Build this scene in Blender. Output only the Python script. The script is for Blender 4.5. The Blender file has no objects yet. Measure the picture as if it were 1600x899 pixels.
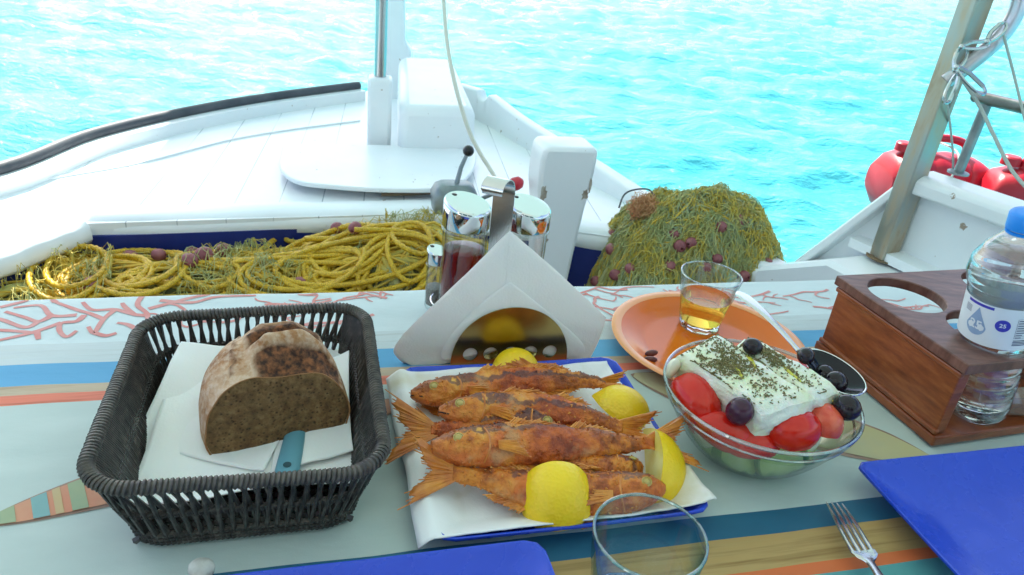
import bpy, bmesh, math, random
from mathutils import Vector, Matrix, noise
from math import sin, cos, pi, radians as R
random.seed(7)
sc = bpy.context.scene
col = sc.collection

# ------------------------------------------------------------------ camera
CAM_H, TH, ROLL, FPX = 0.46, R(27), R(6.5), 1150.0
cam_d = bpy.data.cameras.new('camera'); cam = bpy.data.objects.new('camera', cam_d); col.objects.link(cam)
cam_d.sensor_width = 36; cam_d.lens = 36 * FPX / 1600; cam_d.clip_start = 0.02; cam_d.clip_end = 9000
_F = Vector((0, cos(TH), -sin(TH))); _U = Vector((0, sin(TH), cos(TH))); _R = Vector((1, 0, 0))
_c, _s = cos(ROLL), sin(ROLL)
cr = _R * _c + _U * _s            # camera right
cu = _U * _c - _R * _s            # camera up
cam.matrix_world = Matrix(((cr.x, cu.x, -_F.x, 0), (cr.y, cu.y, -_F.y, 0), (cr.z, cu.z, -_F.z, CAM_H), (0, 0, 0, 1)))
cam_d.dof.use_dof = True; cam_d.dof.focus_distance = 0.72; cam_d.dof.aperture_fstop = 20.0
sc.camera = cam
O = Vector((0, 0, CAM_H))
def ray(x, y):
    return _F * FPX + cr * (x - 800) - cu * (y - 449.5)
def P(x, y, z=0.0):               # where a line of sight meets the level z
    d = ray(x, y); return O + d * ((z - CAM_H) / d.z)
def PD(x, y, D):
    return O + ray(x, y) * (D / FPX)

# ------------------------------------------------------------------ light
SUN_EL, SUN_AZ = R(50), R(-26)    # azimuth from +Y towards +X
w = bpy.data.worlds.new('World'); sc.world = w; w.use_nodes = True
nt = w.node_tree; bg = nt.nodes['Background']
sky = nt.nodes.new('ShaderNodeTexSky'); sky.sky_type = 'NISHITA'; sky.sun_disc = False
sky.sun_elevation = SUN_EL; sky.sun_rotation = SUN_AZ; sky.dust_density = 2.5; sky.air_density = 1.0
nt.links.new(sky.outputs[0], bg.inputs[0]); bg.inputs[1].default_value = 0.15
sd = bpy.data.lights.new('sun', 'SUN'); sd.energy = 4.6; sd.angle = R(0.55); sd.color = (1, .955, .88)
sun = bpy.data.objects.new('sun', sd); col.objects.link(sun)
SUNV = Vector((cos(SUN_EL) * sin(SUN_AZ), cos(SUN_EL) * cos(SUN_AZ), sin(SUN_EL)))
sun.rotation_euler = SUNV.to_track_quat('Z', 'Y').to_euler(); sun.location = (-3, 2, 5)
vs = sc.view_settings; vs.view_transform = 'Standard'; vs.look = 'None'; vs.exposure = 1.22; vs.gamma = 1.0
vs.use_curve_mapping = False
cy = sc.cycles
cy.max_bounces = 14; cy.transparent_max_bounces = 16; cy.transmission_bounces = 14; cy.glossy_bounces = 6; cy.diffuse_bounces = 5
cy.use_denoising = True; cy.sample_clamp_indirect = 8; cy.blur_glossy = 0.5

# ------------------------------------------------------------------ materials
MATS = {}
def new_mat(name):
    m = bpy.data.materials.new(name); m.use_nodes = True
    MATS[name] = m
    return m, m.node_tree, m.node_tree.nodes['Principled BSDF']
def ramp(nt, fac, stops, interp='LINEAR'):
    r = nt.nodes.new('ShaderNodeValToRGB'); r.color_ramp.interpolation = interp
    e = r.color_ramp.elements
    while len(e) < len(stops): e.new(0.5)
    for i, (p, c) in enumerate(stops):
        e[i].position = p; e[i].color = (*c, 1) if len(c) == 3 else c
    nt.links.new(fac, r.inputs[0]); return r
def texco(nt, scale=(1, 1, 1), rot=(0, 0, 0), out='Object'):
    t = nt.nodes.new('ShaderNodeTexCoord'); m = nt.nodes.new('ShaderNodeMapping')
    m.inputs['Scale'].default_value = scale; m.inputs['Rotation'].default_value = rot
    nt.links.new(t.outputs[out], m.inputs[0]); return m.outputs[0]
def noise_n(nt, vec, scale, detail=4, rough=.55):
    n = nt.nodes.new('ShaderNodeTexNoise'); n.inputs['Scale'].default_value = scale
    n.inputs['Detail'].default_value = detail; n.inputs['Roughness'].default_value = rough
    nt.links.new(vec, n.inputs['Vector']); return n.outputs['Fac']
def bump(nt, b, h, strength=.3, dist=.002, prev=None):
    n = nt.nodes.new('ShaderNodeBump'); n.inputs['Strength'].default_value = strength
    n.inputs['Distance'].default_value = dist
    nt.links.new(h, n.inputs['Height'])
    if prev: nt.links.new(prev.outputs[0], n.inputs['Normal'])
    nt.links.new(n.outputs[0], b.inputs['Normal']); return n
def mixc(nt, fac, a, b_, mode='MIX'):
    m = nt.nodes.new('ShaderNodeMix'); m.data_type = 'RGBA'; m.blend_type = mode
    if hasattr(fac, 'default_value') or hasattr(fac, 'links'): nt.links.new(fac, m.inputs[0])
    else: m.inputs[0].default_value = fac
    for i, v in ((6, a), (7, b_)):
        if isinstance(v, tuple): m.inputs[i].default_value = (*v, 1)
        else: nt.links.new(v, m.inputs[i])
    return m.outputs[2]
def simple(name, c, rough=.5, metal=0, c2=None, nscale=30, bstr=0, bdist=.001, bscale=None, spec=.5, scale=(1, 1, 1), detail=4, coat=0, sss=0, lo=.35, hi=.65):
    m, nt, b = new_mat(name); MATS[name] = m
    b.inputs['Base Color'].default_value = (*c, 1); b.inputs['Roughness'].default_value = rough
    b.inputs['Metallic'].default_value = metal; b.inputs['Specular IOR Level'].default_value = spec
    b.inputs['Coat Weight'].default_value = coat; b.inputs['Coat Roughness'].default_value = .08
    v = texco(nt, scale)
    if c2 is not None:
        n = noise_n(nt, v, nscale, detail)
        nt.links.new(ramp(nt, n, [(lo, c), (hi, c2)]).outputs[0], b.inputs['Base Color'])
    if bstr:
        bump(nt, b, noise_n(nt, v, bscale or nscale, 5), bstr, bdist)
    if sss:
        b.inputs['Subsurface Weight'].default_value = sss; b.inputs['Subsurface Scale'].default_value = .004
        b.inputs['Subsurface Radius'].default_value = (1, .6, .4)
    return m
def glass(name, c=(1, 1, 1), rough=0.0, ior=1.48):
    m, nt, b = new_mat(name)
    b.inputs['Base Color'].default_value = (*c, 1); b.inputs['Roughness'].default_value = rough
    b.inputs['Transmission Weight'].default_value = 1; b.inputs['IOR'].default_value = ior
    return m

def thin_glass(name, edge=(.62, .80, .82), face=(.985, .995, .995), refl=.07):
    m, nt, b = new_mat(name); out = nt.nodes['Material Output']
    lw = nt.nodes.new('ShaderNodeLayerWeight'); lw.inputs[0].default_value = .35
    tc = ramp(nt, lw.outputs['Facing'], [(.30, face), (.85, edge)])
    tr = nt.nodes.new('ShaderNodeBsdfTransparent'); nt.links.new(tc.outputs[0], tr.inputs[0])
    gl = nt.nodes.new('ShaderNodeBsdfGlossy'); gl.inputs['Roughness'].default_value = .02
    l2 = nt.nodes.new('ShaderNodeLayerWeight'); l2.inputs[0].default_value = .5
    pw_ = nt.nodes.new('ShaderNodeMath'); pw_.operation = 'POWER'; nt.links.new(l2.outputs['Facing'], pw_.inputs[0]); pw_.inputs[1].default_value = 4.0
    fr = nt.nodes.new('ShaderNodeMath'); fr.operation = 'MULTIPLY_ADD'; nt.links.new(pw_.outputs[0], fr.inputs[0]); fr.inputs[1].default_value = .85; fr.inputs[2].default_value = refl
    mx = nt.nodes.new('ShaderNodeMixShader'); nt.links.new(fr.outputs[0], mx.inputs[0])
    nt.links.new(tr.outputs[0], mx.inputs[1]); nt.links.new(gl.outputs[0], mx.inputs[2]); nt.links.new(mx.outputs[0], out.inputs[0])
    return m

# ------------------------------------------------------------------ mesh helpers
def wloc(o):
    v = Vector((0, 0, 0))
    while o is not None: v += o.location; o = o.parent
    return v
class MB:
    def __init__(s): s.v = []; s.f = []; s.m = []
    def add(s, vs_, fs, mi=0):
        o = len(s.v); s.v += [Vector(p) for p in vs_]; s.f += [tuple(i + o for i in f) for f in fs]; s.m += [mi] * len(fs); return s
    def box(s, c, size, rot=None, mi=0):
        hx, hy, hz = [k / 2 for k in size]; M = rot or Matrix.Identity(3); c = Vector(c)
        vs_ = [c + M @ Vector((x * hx, y * hy, z * hz)) for x in (-1, 1) for y in (-1, 1) for z in (-1, 1)]
        return s.add(vs_, [(0, 1, 3, 2), (4, 6, 7, 5), (0, 4, 5, 1), (2, 3, 7, 6), (0, 2, 6, 4), (1, 5, 7, 3)], mi)
    def hexa(s, b4, t4, mi=0):
        return s.add(list(b4) + list(t4), [(3, 2, 1, 0), (4, 5, 6, 7), (0, 1, 5, 4), (1, 2, 6, 5), (2, 3, 7, 6), (3, 0, 4, 7)], mi)
    def loft(s, secs, closed_ring=True, caps=True, loop=False, mi=0):
        n = len(secs[0]); vs_ = [p for q in secs for p in q]; fs = []
        K = len(secs)
        for i in range(K if loop else K - 1):
            a = i * n; b = ((i + 1) % K) * n
            for j in range(n if closed_ring else n - 1):
                k = (j + 1) % n; fs.append((a + j, a + k, b + k, b + j))
        if caps and not loop:
            fs.append(tuple(reversed(range(n)))); fs.append(tuple(range((K - 1) * n, K * n)))
        return s.add(vs_, fs, mi)
    def tube(s, pts, r, n=8, closed=False, strands=0, pitch=.02, mi=0, flat=None):
        pts = [Vector(p) for p in pts]; K = len(pts); secs = []
        up = Vector((0, 0, 1)); dist = 0; prevN = None
        for i, p in enumerate(pts):
            if closed: t = pts[(i + 1) % K] - pts[i - 1]
            else: t = pts[min(i + 1, K - 1)] - pts[max(i - 1, 0)]
            if t.length < 1e-9: t = Vector((0, 0, 1))
            t.normalize()
            if prevN is None:
                a = up if abs(t.z) < .9 else Vector((1, 0, 0)); N = (a - t * a.dot(t)).normalized()
            else:
                N = prevN - t * prevN.dot(t)
                N = N.normalized() if N.length > 1e-6 else prevN
            prevN = N; B = t.cross(N)
            if i: dist += (p - pts[i - 1]).length
            rr = r(i / (K - 1)) if callable(r) else r
            ring = []
            for j in range(n):
                a = 2 * pi * j / n
                q = rr
                if strands: q = rr * (1 + .42 * abs(cos((strands * a - dist / pitch * 2 * pi) / 2)) - .27)
                x, y = cos(a) * q, sin(a) * q
                if flat: x *= flat
                ring.append(p + N * x + B * y)
            secs.append(ring)
        return s.loft(secs, caps=not closed, loop=closed, mi=mi)
    def lathe(s, prof, c=(0, 0, 0), n=48, M=None, sx=1, sy=1, mi=0):
        c = Vector(c); vs_ = []; fs = []; M = M or Matrix.Identity(3); idx = []
        for (r_, z) in prof:
            if r_ <= 1e-7: idx.append([len(vs_)] * n); vs_.append(c + M @ Vector((0, 0, z)))
            else:
                idx.append(list(range(len(vs_), len(vs_) + n)))
                vs_ += [c + M @ Vector((r_ * sx * cos(2 * pi * j / n), r_ * sy * sin(2 * pi * j / n), z)) for j in range(n)]
        for a, b in zip(idx, idx[1:]):
            for j in range(n):
                k = (j + 1) % n; f = []
                for q in (a[j], a[k], b[k], b[j]):
                    if q not in f: f.append(q)
                if len(f) > 2: fs.append(tuple(f))
        return s.add(vs_, fs, mi)
    def ball(s, c, rx, ry=None, rz=None, M=None, n=16, mi=0, f=None):
        ry = ry or rx; rz = rz or rx; c = Vector(c); M = M or Matrix.Identity(3)
        t = MB(); t.lathe([(sin(pi * i / (n // 2 + 2)), -cos(pi * i / (n // 2 + 2))) for i in range(n // 2 + 3)], n=n)
        vs_ = []
        for p in t.v:
            q = Vector((p.x * rx, p.y * ry, p.z * rz))
            if f: q = f(p, q)
            vs_.append(c + M @ q)
        return s.add(vs_, t.f, mi)
    def grid(s, fn, nu, nv, mi=0, wrapu=False):
        vs_ = [fn(i / (nu - (0 if wrapu else 1)), j / (nv - 1)) for j in range(nv) for i in range(nu)]
        fs = []
        for j in range(nv - 1):
            for i in range(nu if wrapu else nu - 1):
                k = (i + 1) % nu; fs.append((j * nu + i, j * nu + k, (j + 1) * nu + k, (j + 1) * nu + i))
        return s.add(vs_, fs, mi)
    def prism(s, poly, lift, mi=0):      # poly: world points in order; lift: vector
        n = len(poly); lift = Vector(lift); vs_ = [Vector(p) for p in poly] + [Vector(p) + lift for p in poly]
        return s.add(vs_, [tuple(reversed(range(n))), tuple(range(n, 2 * n))] + [(j, (j + 1) % n, (j + 1) % n + n, j + n) for j in range(n)], mi)
    def build(s, name, mat, parent=None, smooth=True, bevel=0, subsurf=0, local=False, solid=0, angle=40, fix=True):
        me = bpy.data.meshes.new(name)
        L = Vector((0, 0, 0)) if local or parent is None else wloc(parent)
        me.from_pydata([p - L for p in s.v], [], s.f)
        for m in (mat if isinstance(mat, (list, tuple)) else [mat]): me.materials.append(m)
        if len(set(s.m)) > 1: me.polygons.foreach_set('material_index', s.m)
        if fix:
            b = bmesh.new(); b.from_mesh(me); bmesh.ops.recalc_face_normals(b, faces=b.faces); b.to_mesh(me); b.free()
        o = bpy.data.objects.new(name, me); col.objects.link(o); o.parent = parent
        if bevel:
            q = o.modifiers.new('b', 'BEVEL'); q.width = bevel; q.segments = 2; q.limit_method = 'ANGLE'; q.angle_limit = R(35)
        if solid:
            q = o.modifiers.new('s', 'SOLIDIFY'); q.thickness = solid; q.offset = 0
        if subsurf:
            q = o.modifiers.new('ss', 'SUBSURF'); q.levels = q.render_levels = subsurf
        if smooth:
            me.polygons.foreach_set('use_smooth', [True] * len(me.polygons))
            if not subsurf:
                try: me.set_sharp_from_angle(angle=R(angle))
                except Exception: pass
        me.update(); return o
def tag(o, label=None, cat=None, group=None, kind=None):
    if label: o['label'] = label
    if cat: o['category'] = cat
    if group: o['group'] = group
    if kind: o['kind'] = kind
    return o
def thing(name, label, cat, loc, group=None, M=None):
    o = bpy.data.objects.new(name, None); col.objects.link(o); o.empty_display_size = .05
    if M is not None: o.matrix_world = Matrix.Translation(Vector(loc)) @ M.to_4x4()
    else: o.location = loc
    return tag(o, label, cat, group)
def frame(x, z):                   # rotation with local x along x, local z near z
    x = Vector(x).normalized(); z = Vector(z); y = z.cross(x).normalized(); z = x.cross(y)
    return Matrix((x, y, z)).transposed()
def smoothpts(pts, k=8):           # Catmull-Rom
    pts = [Vector(p) for p in pts]; out = []
    for i in range(len(pts) - 1):
        p0 = pts[max(i - 1, 0)]; p1 = pts[i]; p2 = pts[i + 1]; p3 = pts[min(i + 2, len(pts) - 1)]
        for j in range(k):
            t = j / k
            out.append(.5 * ((2 * p1) + (p2 - p0) * t + (2 * p0 - 5 * p1 + 4 * p2 - p3) * t * t + (3 * p1 - p0 - 3 * p2 + p3) * t ** 3))
    out.append(pts[-1]); return out
def interp(tab, t):
    for (a, x), (b, y) in zip(tab, tab[1:]):
        if t <= b:
            k = (t - a) / (b - a); k = max(0, min(1, k)); return x + (y - x) * k
    return tab[-1][1]
def nz(p, s=1.0): return noise.noise(Vector(p) * s)

# table directions
UA = R(16.94); UD = Vector((cos(UA), sin(UA), 0)); VD = Vector((sin(UA), -cos(UA), 0)); T0 = P(650, 453); T0.z = 0
def UV(u, v, z=0.0): q = T0 + UD * u + VD * v; q.z = z; return q
def uv_of(p): d = Vector(p) - T0; return d.dot(UD), d.dot(VD)
RT = Matrix.Rotation(UA, 3, 'Z')

# ------------------------------------------------------------------ palette
white_paint, nt, b = new_mat('white_boat_paint')
v = texco(nt)
n1 = noise_n(nt, v, 2.2, 6, .6); n2 = noise_n(nt, v, 38, 5, .6)
c1 = ramp(nt, n1, [(.3, (.74, .80, .82)), (.6, (.84, .86, .86))]).outputs[0]
chip = ramp(nt, n2, [(.695, (0, 0, 0)), (.71, (1, 1, 1))]).outputs[0]
nt.links.new(mixc(nt, chip, c1, (.36, .29, .22)), b.inputs['Base Color'])
b.inputs['Roughness'].default_value = .32
bump(nt, b, noise_n(nt, v, 14, 4), .22, .004)
deck_paint, nt, b = new_mat('white_planked_deck_paint')
v = texco(nt, rot=(0, 0, R(-11)))
sx = nt.nodes.new('ShaderNodeSeparateXYZ'); nt.links.new(v, sx.inputs[0])
ma = nt.nodes.new('ShaderNodeMath'); ma.operation = 'MULTIPLY'; ma.inputs[1].default_value = 9; nt.links.new(sx.outputs[0], ma.inputs[0])
mf = nt.nodes.new('ShaderNodeMath'); mf.operation = 'FRACT'; nt.links.new(ma.outputs[0], mf.inputs[0])
seam = ramp(nt, mf.outputs[0], [(0, (1, 1, 1)), (.018, (1, 1, 1)), (.03, (0, 0, 0))]).outputs[0]
n1 = noise_n(nt, v, 3, 6); n2 = noise_n(nt, v, 26, 6, .65)
c1 = ramp(nt, n1, [(.3, (.76, .81, .83)), (.6, (.85, .87, .87))]).outputs[0]
brk = ramp(nt, n1, [(.36, (.1, .1, .1)), (.52, (.9, .9, .9))]).outputs[0]
sm = nt.nodes.new('ShaderNodeMath'); sm.operation = 'MULTIPLY'; nt.links.new(seam, sm.inputs[0]); nt.links.new(brk, sm.inputs[1])
c2 = mixc(nt, sm.outputs[0], c1, (.28, .33, .36))
chip = ramp(nt, n2, [(.70, (0, 0, 0)), (.72, (1, 1, 1))]).outputs[0]
nt.links.new(mixc(nt, chip, c2, (.40, .34, .27)), b.inputs['Base Color'])
b.inputs['Roughness'].default_value = .3
bump(nt, b, noise_n(nt, v, 8, 4), .2, .004)
blue_wall = simple('dark_blue_paint', (.006, .018, .16), .45, c2=(.01, .03, .22), nscale=5, bstr=.2, bscale=12, bdist=.004)
rail_m = simple('weathered_black_rubber', (.035, .042, .055), .55, c2=(.075, .08, .09), nscale=9, bstr=.4, bscale=40, bdist=.003)
steel = simple('brushed_steel', (.55, .56, .57), .22, 1, c2=(.45, .46, .47), nscale=60, scale=(1, 1, .05), bstr=.05, bscale=300)
rusty, nt, b = new_mat('rust_stained_steel')
v = texco(nt, (1, 1, .25)); n1 = noise_n(nt, v, 22, 6, .65)
nt.links.new(ramp(nt, n1, [(.4, (.36, .39, .37)), (.55, (.42, .36, .27)), (.72, (.30, .19, .10))]).outputs[0], b.inputs['Base Color'])
nt.links.new(ramp(nt, n1, [(.4, (.9,) * 3), (.62, (.25,) * 3)]).outputs[0], b.inputs['Metallic'])
b.inputs['Roughness'].default_value = .38
bump(nt, b, noise_n(nt, v, 60, 4), .25, .001)
grey_metal = simple('grey_painted_metal', (.30, .34, .35), .4, .5, c2=(.18, .22, .23), nscale=20, bstr=.3, bscale=50)
chrome = simple('polished_steel', (.72, .73, .74), .07, 1)
chrome2 = simple('satin_steel', (.62, .62, .62), .2, 1, bstr=.06, bscale=220, scale=(1, 8, 1))
black_pl = simple('black_plastic', (.012, .012, .014), .3)
red_pl = simple('red_plastic', (.42, .003, .014), .38, c2=(.50, .02, .04), nscale=4, bstr=.15, bscale=14, bdist=.004)
cord_m = simple('off_white_cord', (.72, .72, .62), .7, bstr=.4, bscale=400)
grey_cord = simple('grey_green_cord', (.42, .47, .43), .75, bstr=.4, bscale=300)
wood_raw = simple('weathered_wood', (.22, .15, .08), .8, c2=(.12, .08, .05), nscale=20)
# ================================================================== SETTING: sea
WZ = -0.92
sea_m, nt, b = new_mat('turquoise_sea_water')
v = texco(nt)
n1 = noise_n(nt, v, .5, 3)
nt.links.new(ramp(nt, n1, [(.3, (.035, .37, .41)), (.7, (.075, .46, .49))]).outputs[0], b.inputs['Base Color'])
b.inputs['Roughness'].default_value = .035; b.inputs['IOR'].default_value = 1.34; b.inputs['Specular IOR Level'].default_value = .5
v2 = texco(nt, (.8, 2.3, 1), (0, 0, R(6)))
bump(nt, b, noise_n(nt, v2, 5.5, 6, .62), 1.0, .045)
def sea_fn(i, j):
    a = R(-58 + 116 * i); r_ = 1.6 * (2600 / 1.6) ** (j ** 1.25)
    x, y = sin(a) * r_, cos(a) * r_
    fade = 1 / (1 + (r_ / 45) ** 2)
    q = Vector((x * .8 + y * .1, y * 1.9, 0))
    h = 1.25 * .055 * noise.noise(q * .8) + .075 * noise.noise(q * 1.9 + Vector((9, 3, 1))) + .045 * noise.noise(q * 4.3 + Vector((2, 7, 5))) + .012 * noise.noise(q * 9)
    h += .012 * (1 - abs(noise.noise(q * 3.1 + Vector((4, 4, 4)))) * 2)
    return Vector((x, y, WZ + h * fade))
tag(MB().grid(sea_fn, 420, 620).build('sea_surface', sea_m, fix=False, angle=180), kind='structure')
tag(MB().add([(-4000, -4000, WZ - .12), (4000, -4000, WZ - .12), (4000, 4000, WZ - .12), (-4000, 4000, WZ - .12)], [(0, 1, 2, 3)]).build('sea', sea_m, fix=False), kind='structure')

# ================================================================== THE BOAT
BX = Vector((-.19, .98, 0)).normalized(); BY = Vector((BX.y, -BX.x, 0))   # bow direction, starboard
boat = thing('fishing_boat', 'white painted wooden fishing boat with planked foredeck on turquoise sea', 'boat', (-.3, 1.2, -.9))
DZ = -.30
def flat(p, z): return Vector((p.x, p.y, z))
port = [Vector((-1.2, -1.6, 0)), Vector((-1.58, -.6, 0)), Vector((-1.68, .5, 0)), Vector((-1.62, 1.3, 0))] + [P(x, y, -.26) for x, y in [(-30, 275), (140, 214), (290, 178), (420, 155), (556, 137)]]
bow = [P(598, 116, -.26)]
star = [P(x, y, -.26) for x, y in [(722, 150), (790, 180), (870, 222), (930, 250), (1000, 283), (1100, 330), (1260, 404)]] + [Vector((.967, 1.389, 0)), Vector((1.36, .6, 0)), Vector((1.5, -.2, 0)), Vector((1.4, -1.0, 0)), Vector((1.0, -1.6, 0))]
outer = port + bow + star
bl, br, bm = P(126, 350, DZ), P(1095, 388, DZ), P(680, 333, DZ)
inner = [Vector((.95, -1.4, 0)), Vector((1.08, .3, 0)), Vector((.86, 1.25, 0)), P(1238, 437, DZ), br, bm, bl, P(-10, 399, DZ), Vector((-1.2, .5, 0)), Vector((-1.05, -1.4, 0))]
MB().prism([flat(p, DZ - .03) for p in outer + inner], (0, 0, .03)).build('foredeck', deck_paint, boat, smooth=False)
# hull sides
cen = Vector((-.2, .9, 0))
rings = [[flat(cen + (p - cen) * k, z) for p in outer] for k, z in ((1.0, DZ - .002), (1.012, DZ - .10), (.99, -.6), (.93, -.82), (.84, -1.05))]
MB().loft(rings, caps=False).build('hull', white_paint, boat, smooth=True)
MB().prism([flat(cen + (p - cen) * .9, -.78) for p in outer], (0, 0, .03)).build('cockpit_sole', simple('grey_sole_paint', (.25, .3, .33), .6, c2=(.18, .2, .22), nscale=6), boat, smooth=False)
# blue coaming wall below the deck edge
iw = inner
m = MB()
for a, b_ in zip(iw, iw[1:]):
    m.add([flat(a, -.75), flat(b_, -.75), flat(b_, DZ - .031), flat(a, DZ - .031)], [(0, 1, 2, 3)])
m.build('hold_side', blue_wall, boat, solid=.012, smooth=False)
# rounded deck beam, port and starboard lengths
def beam(a, b_, name, h=.062, dpt=.07, z0=DZ + .008):
    a = flat(a, z0); b_ = flat(b_, z0); d = (b_ - a).normalized(); nrm = Vector((d.y, -d.x, 0)); secs = []
    for k in range(25):
        t = k / 24; c = a.lerp(b_, t) + Vector((0, 0, .004 * nz((t * 5, 1, 0)))); s = []
        for (o_, zz) in [(-.02, 0), (dpt * .55, .002), (dpt * .85, -.008), (dpt, -.026), (dpt, -h * .8), (dpt * .8, -h), (-.02, -h)]:
            s.append(c + nrm * (o_ + .004 * nz((t * 7, o_ * 9, 2))) + Vector((0, 0, zz)))
        secs.append(s)
    return MB().loft(secs).build(name, white_paint, boat, angle=60)
BK = Vector((-.024, .066, 0))
beam(bl + BK, P(682, 335, DZ) + BK, 'deck_beam')
beam(P(700, 336, DZ) + BK, br + BK, 'deck_beam')
beam(P(-40, 412, DZ), bl + Vector((.002, 0, 0)), 'deck_beam', h=.05, dpt=.03)
beam(br, P(1262, 452, DZ), 'deck_beam', h=.05, dpt=.03)
# rail of black rubber on the port edge
rp = smoothpts([flat(p, -.250) + Vector((.012, -.004, 0)) for p in port[3:]], 8)
MB().tube(rp, .0175, 12).build('rub_rail', rail_m, boat)
# toe board inside it and raised plank
def strip(pts, w_, h_, z0, name, mat=white_paint):
    pts = smoothpts(pts, 6); secs = []
    for i, p in enumerate(pts):
        t = (pts[min(i + 1, len(pts) - 1)] - pts[max(i - 1, 0)]); t.z = 0; t.normalize(); nrm = Vector((t.y, -t.x, 0))
        j = .003 * nz(p * 6)
        secs.append([flat(p, z0), flat(p, z0 + h_), flat(p, z0 + h_ * .97) + nrm * (w_ + j), flat(p, z0) + nrm * (w_ + j)])
    return MB().loft(secs).build(name, mat, boat, angle=30)
strip([flat(p, 0) for p in port[3:]], .062, .040, DZ, 'toe_board')
strip([P(x, y, DZ) for x, y in [(-60, 318), (60, 285), (220, 256), (350, 222), (460, 203), (562, 190)]][::1], .004, .006, DZ, 'covering_board')
# starboard bulwark with a notch
def bulwark():
    pts = smoothpts([P(x, y, -.235) for x, y in [(640, 128), (722, 150), (770, 166), (830, 198), (930, 247), (1000, 280), (1100, 326), (1262, 402)]], 14)
    secs = []; n = len(pts)
    for i, p in enumerate(pts):
        t = (pts[min(i + 1, n - 1)] - pts[max(i - 1, 0)]); t.z = 0; t.normalize(); nrm = Vector((t.y, -t.x, 0))
        f = i / (n - 1)
        z = interp([(0, -.19), (.15, -.185), (.235, -.185), (.25, -.215), (.28, -.215), (.295, -.185), (.36, -.2), (.5, -.225), (.75, -.262), (1, -.275)], f)
        th = interp([(0, .035), (.4, .04), (1, .075)], f); q = flat(p, 0)
        secs.append([q + nrm * -.01 + Vector((0, 0, DZ - .02)), q + nrm * -.01 + Vector((0, 0, z - .006)), q + nrm * 0 + Vector((0, 0, z)), q + nrm * (th - .008) + Vector((0, 0, z)), q + nrm * th + Vector((0, 0, z - .007)), q + nrm * (th + .004) + Vector((0, 0, DZ - .0))])
    MB().loft(secs).build('bulwark', white_paint, boat, angle=50)
bulwark()
# raised quarter bulwark on the right
bw = [(Vector((.735, 1.765, 0)), -.275), (Vector((.857, 1.60, 0)), .03), (Vector((.967, 1.389, 0)), .04), (Vector((1.16, 1.0, 0)), .05), (Vector((1.36, .6, 0)), .06), (Vector((1.45, 0, 0)), .08)]
def qbul():
    m = MB(); c = MB(); r_ = MB()
    for (a, za), (b_, zb) in zip(bw, bw[1:]):
        d = (b_ - a).normalized(); nrm = Vector((d.y, -d.x, 0)) * -1
        if nrm.x < 0: nrm = -nrm
        m.hexa([flat(a, DZ - .1), flat(b_, DZ - .1), flat(b_ + nrm * .03, DZ - .1), flat(a + nrm * .03, DZ - .1)],
               [flat(a, za - .01), flat(b_, zb - .01), flat(b_ + nrm * .03, zb - .01), flat(a + nrm * .03, za - .01)])
    nn = Vector((.88, .475, 0))
    secs = []
    for p, z in bw:
        secs.append([flat(p - nn * .035, z - .03), flat(p - nn * .035, z), flat(p - nn * .02, z + .012), flat(p + nn * .05, z + .012), flat(p + nn * .06, z), flat(p + nn * .06, z - .03)])
    c.loft(secs)
    m.build('quarter_bulwark', white_paint, boat, smooth=False)
    c.build('bulwark_cap', white_paint, boat, bevel=.005, angle=50)
    # inner stringer and ledge
    led = [(Vector((.70, 1.735, 0)), -.262), (Vector((.80, 1.60, 0)), -.17), (Vector((.92, 1.38, 0)), -.165), (Vector((1.30, .6, 0)), -.16)]
    secs = []
    for p, z in led:
        secs.append([flat(p + nn * .10, z - .02), flat(p + nn * .10, z), flat(p - nn * .10, z), flat(p - nn * .11, z - .012), flat(p - nn * .11, -.33)])
    MB().loft(secs).build('side_ledge', white_paint, boat, angle=30)
    secs = []
    for p, z in [(Vector((.80, 1.655, 0)), -.155), (Vector((.857, 1.55, 0)), -.15), (Vector((.945, 1.385, 0)), -.145), (Vector((1.32, .6, 0)), -.14)]:
        secs.append([flat(p - nn * .02, z - .012), flat(p - nn * .02, z + .01), flat(p + nn * .03, z + .014), flat(p + nn * .03, z - .012)])
    MB().loft(secs).build('stringer', white_paint, boat, angle=30)
qbul()
# hatch cover
hp = smoothpts([P(x, y, -.276) for x, y in [(441, 236), (437, 262), (446, 279), (470, 291), (520, 297), (600, 302), (692, 301), (722, 290), (742, 262), (728, 240), (600, 233), (470, 231), (445, 234)]], 4)
MB().prism(hp[:-1], (0, 0, .014)).build('hatch_cover', white_paint, boat, bevel=.004)
MB().tube([P(596, 304, -.285), P(640, 303, -.285), P(690, 300, -.28)], .006, 6).build('edge_splinter', wood_raw, boat)
# engine casing
f0, f1 = P(621, 249, DZ), P(741, 249, DZ)
bd = BX * .62
tz = -.128
MB().hexa([f0, f1, f1 + bd * 1.0 - BY * .03, f0 + bd], [flat(f0 + BX * .0 + BY * .004, tz), flat(f1 + BX * .0 - BY * .006, tz), flat(f1 + bd - BY * .045, tz + .045), flat(f0 + bd + BY * .0, tz + .045)]).build('engine_casing', white_paint, boat, bevel=.03, subsurf=0, angle=80)
# short white timber post carrying the pole
pb = P(592, 232, DZ); RB = Matrix.Rotation(math.atan2(BX.y, BX.x) - pi / 2, 3, 'Z')
zt = -.06
MB().box(flat(pb, (DZ + zt) / 2), (.078, .08, zt - DZ), RB).build('mast_step', white_paint, boat, bevel=.012)
MB().tube([flat(pb, zt), flat(pb, .9)], .0195, 20).build('steel_pole', steel, boat)
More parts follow.
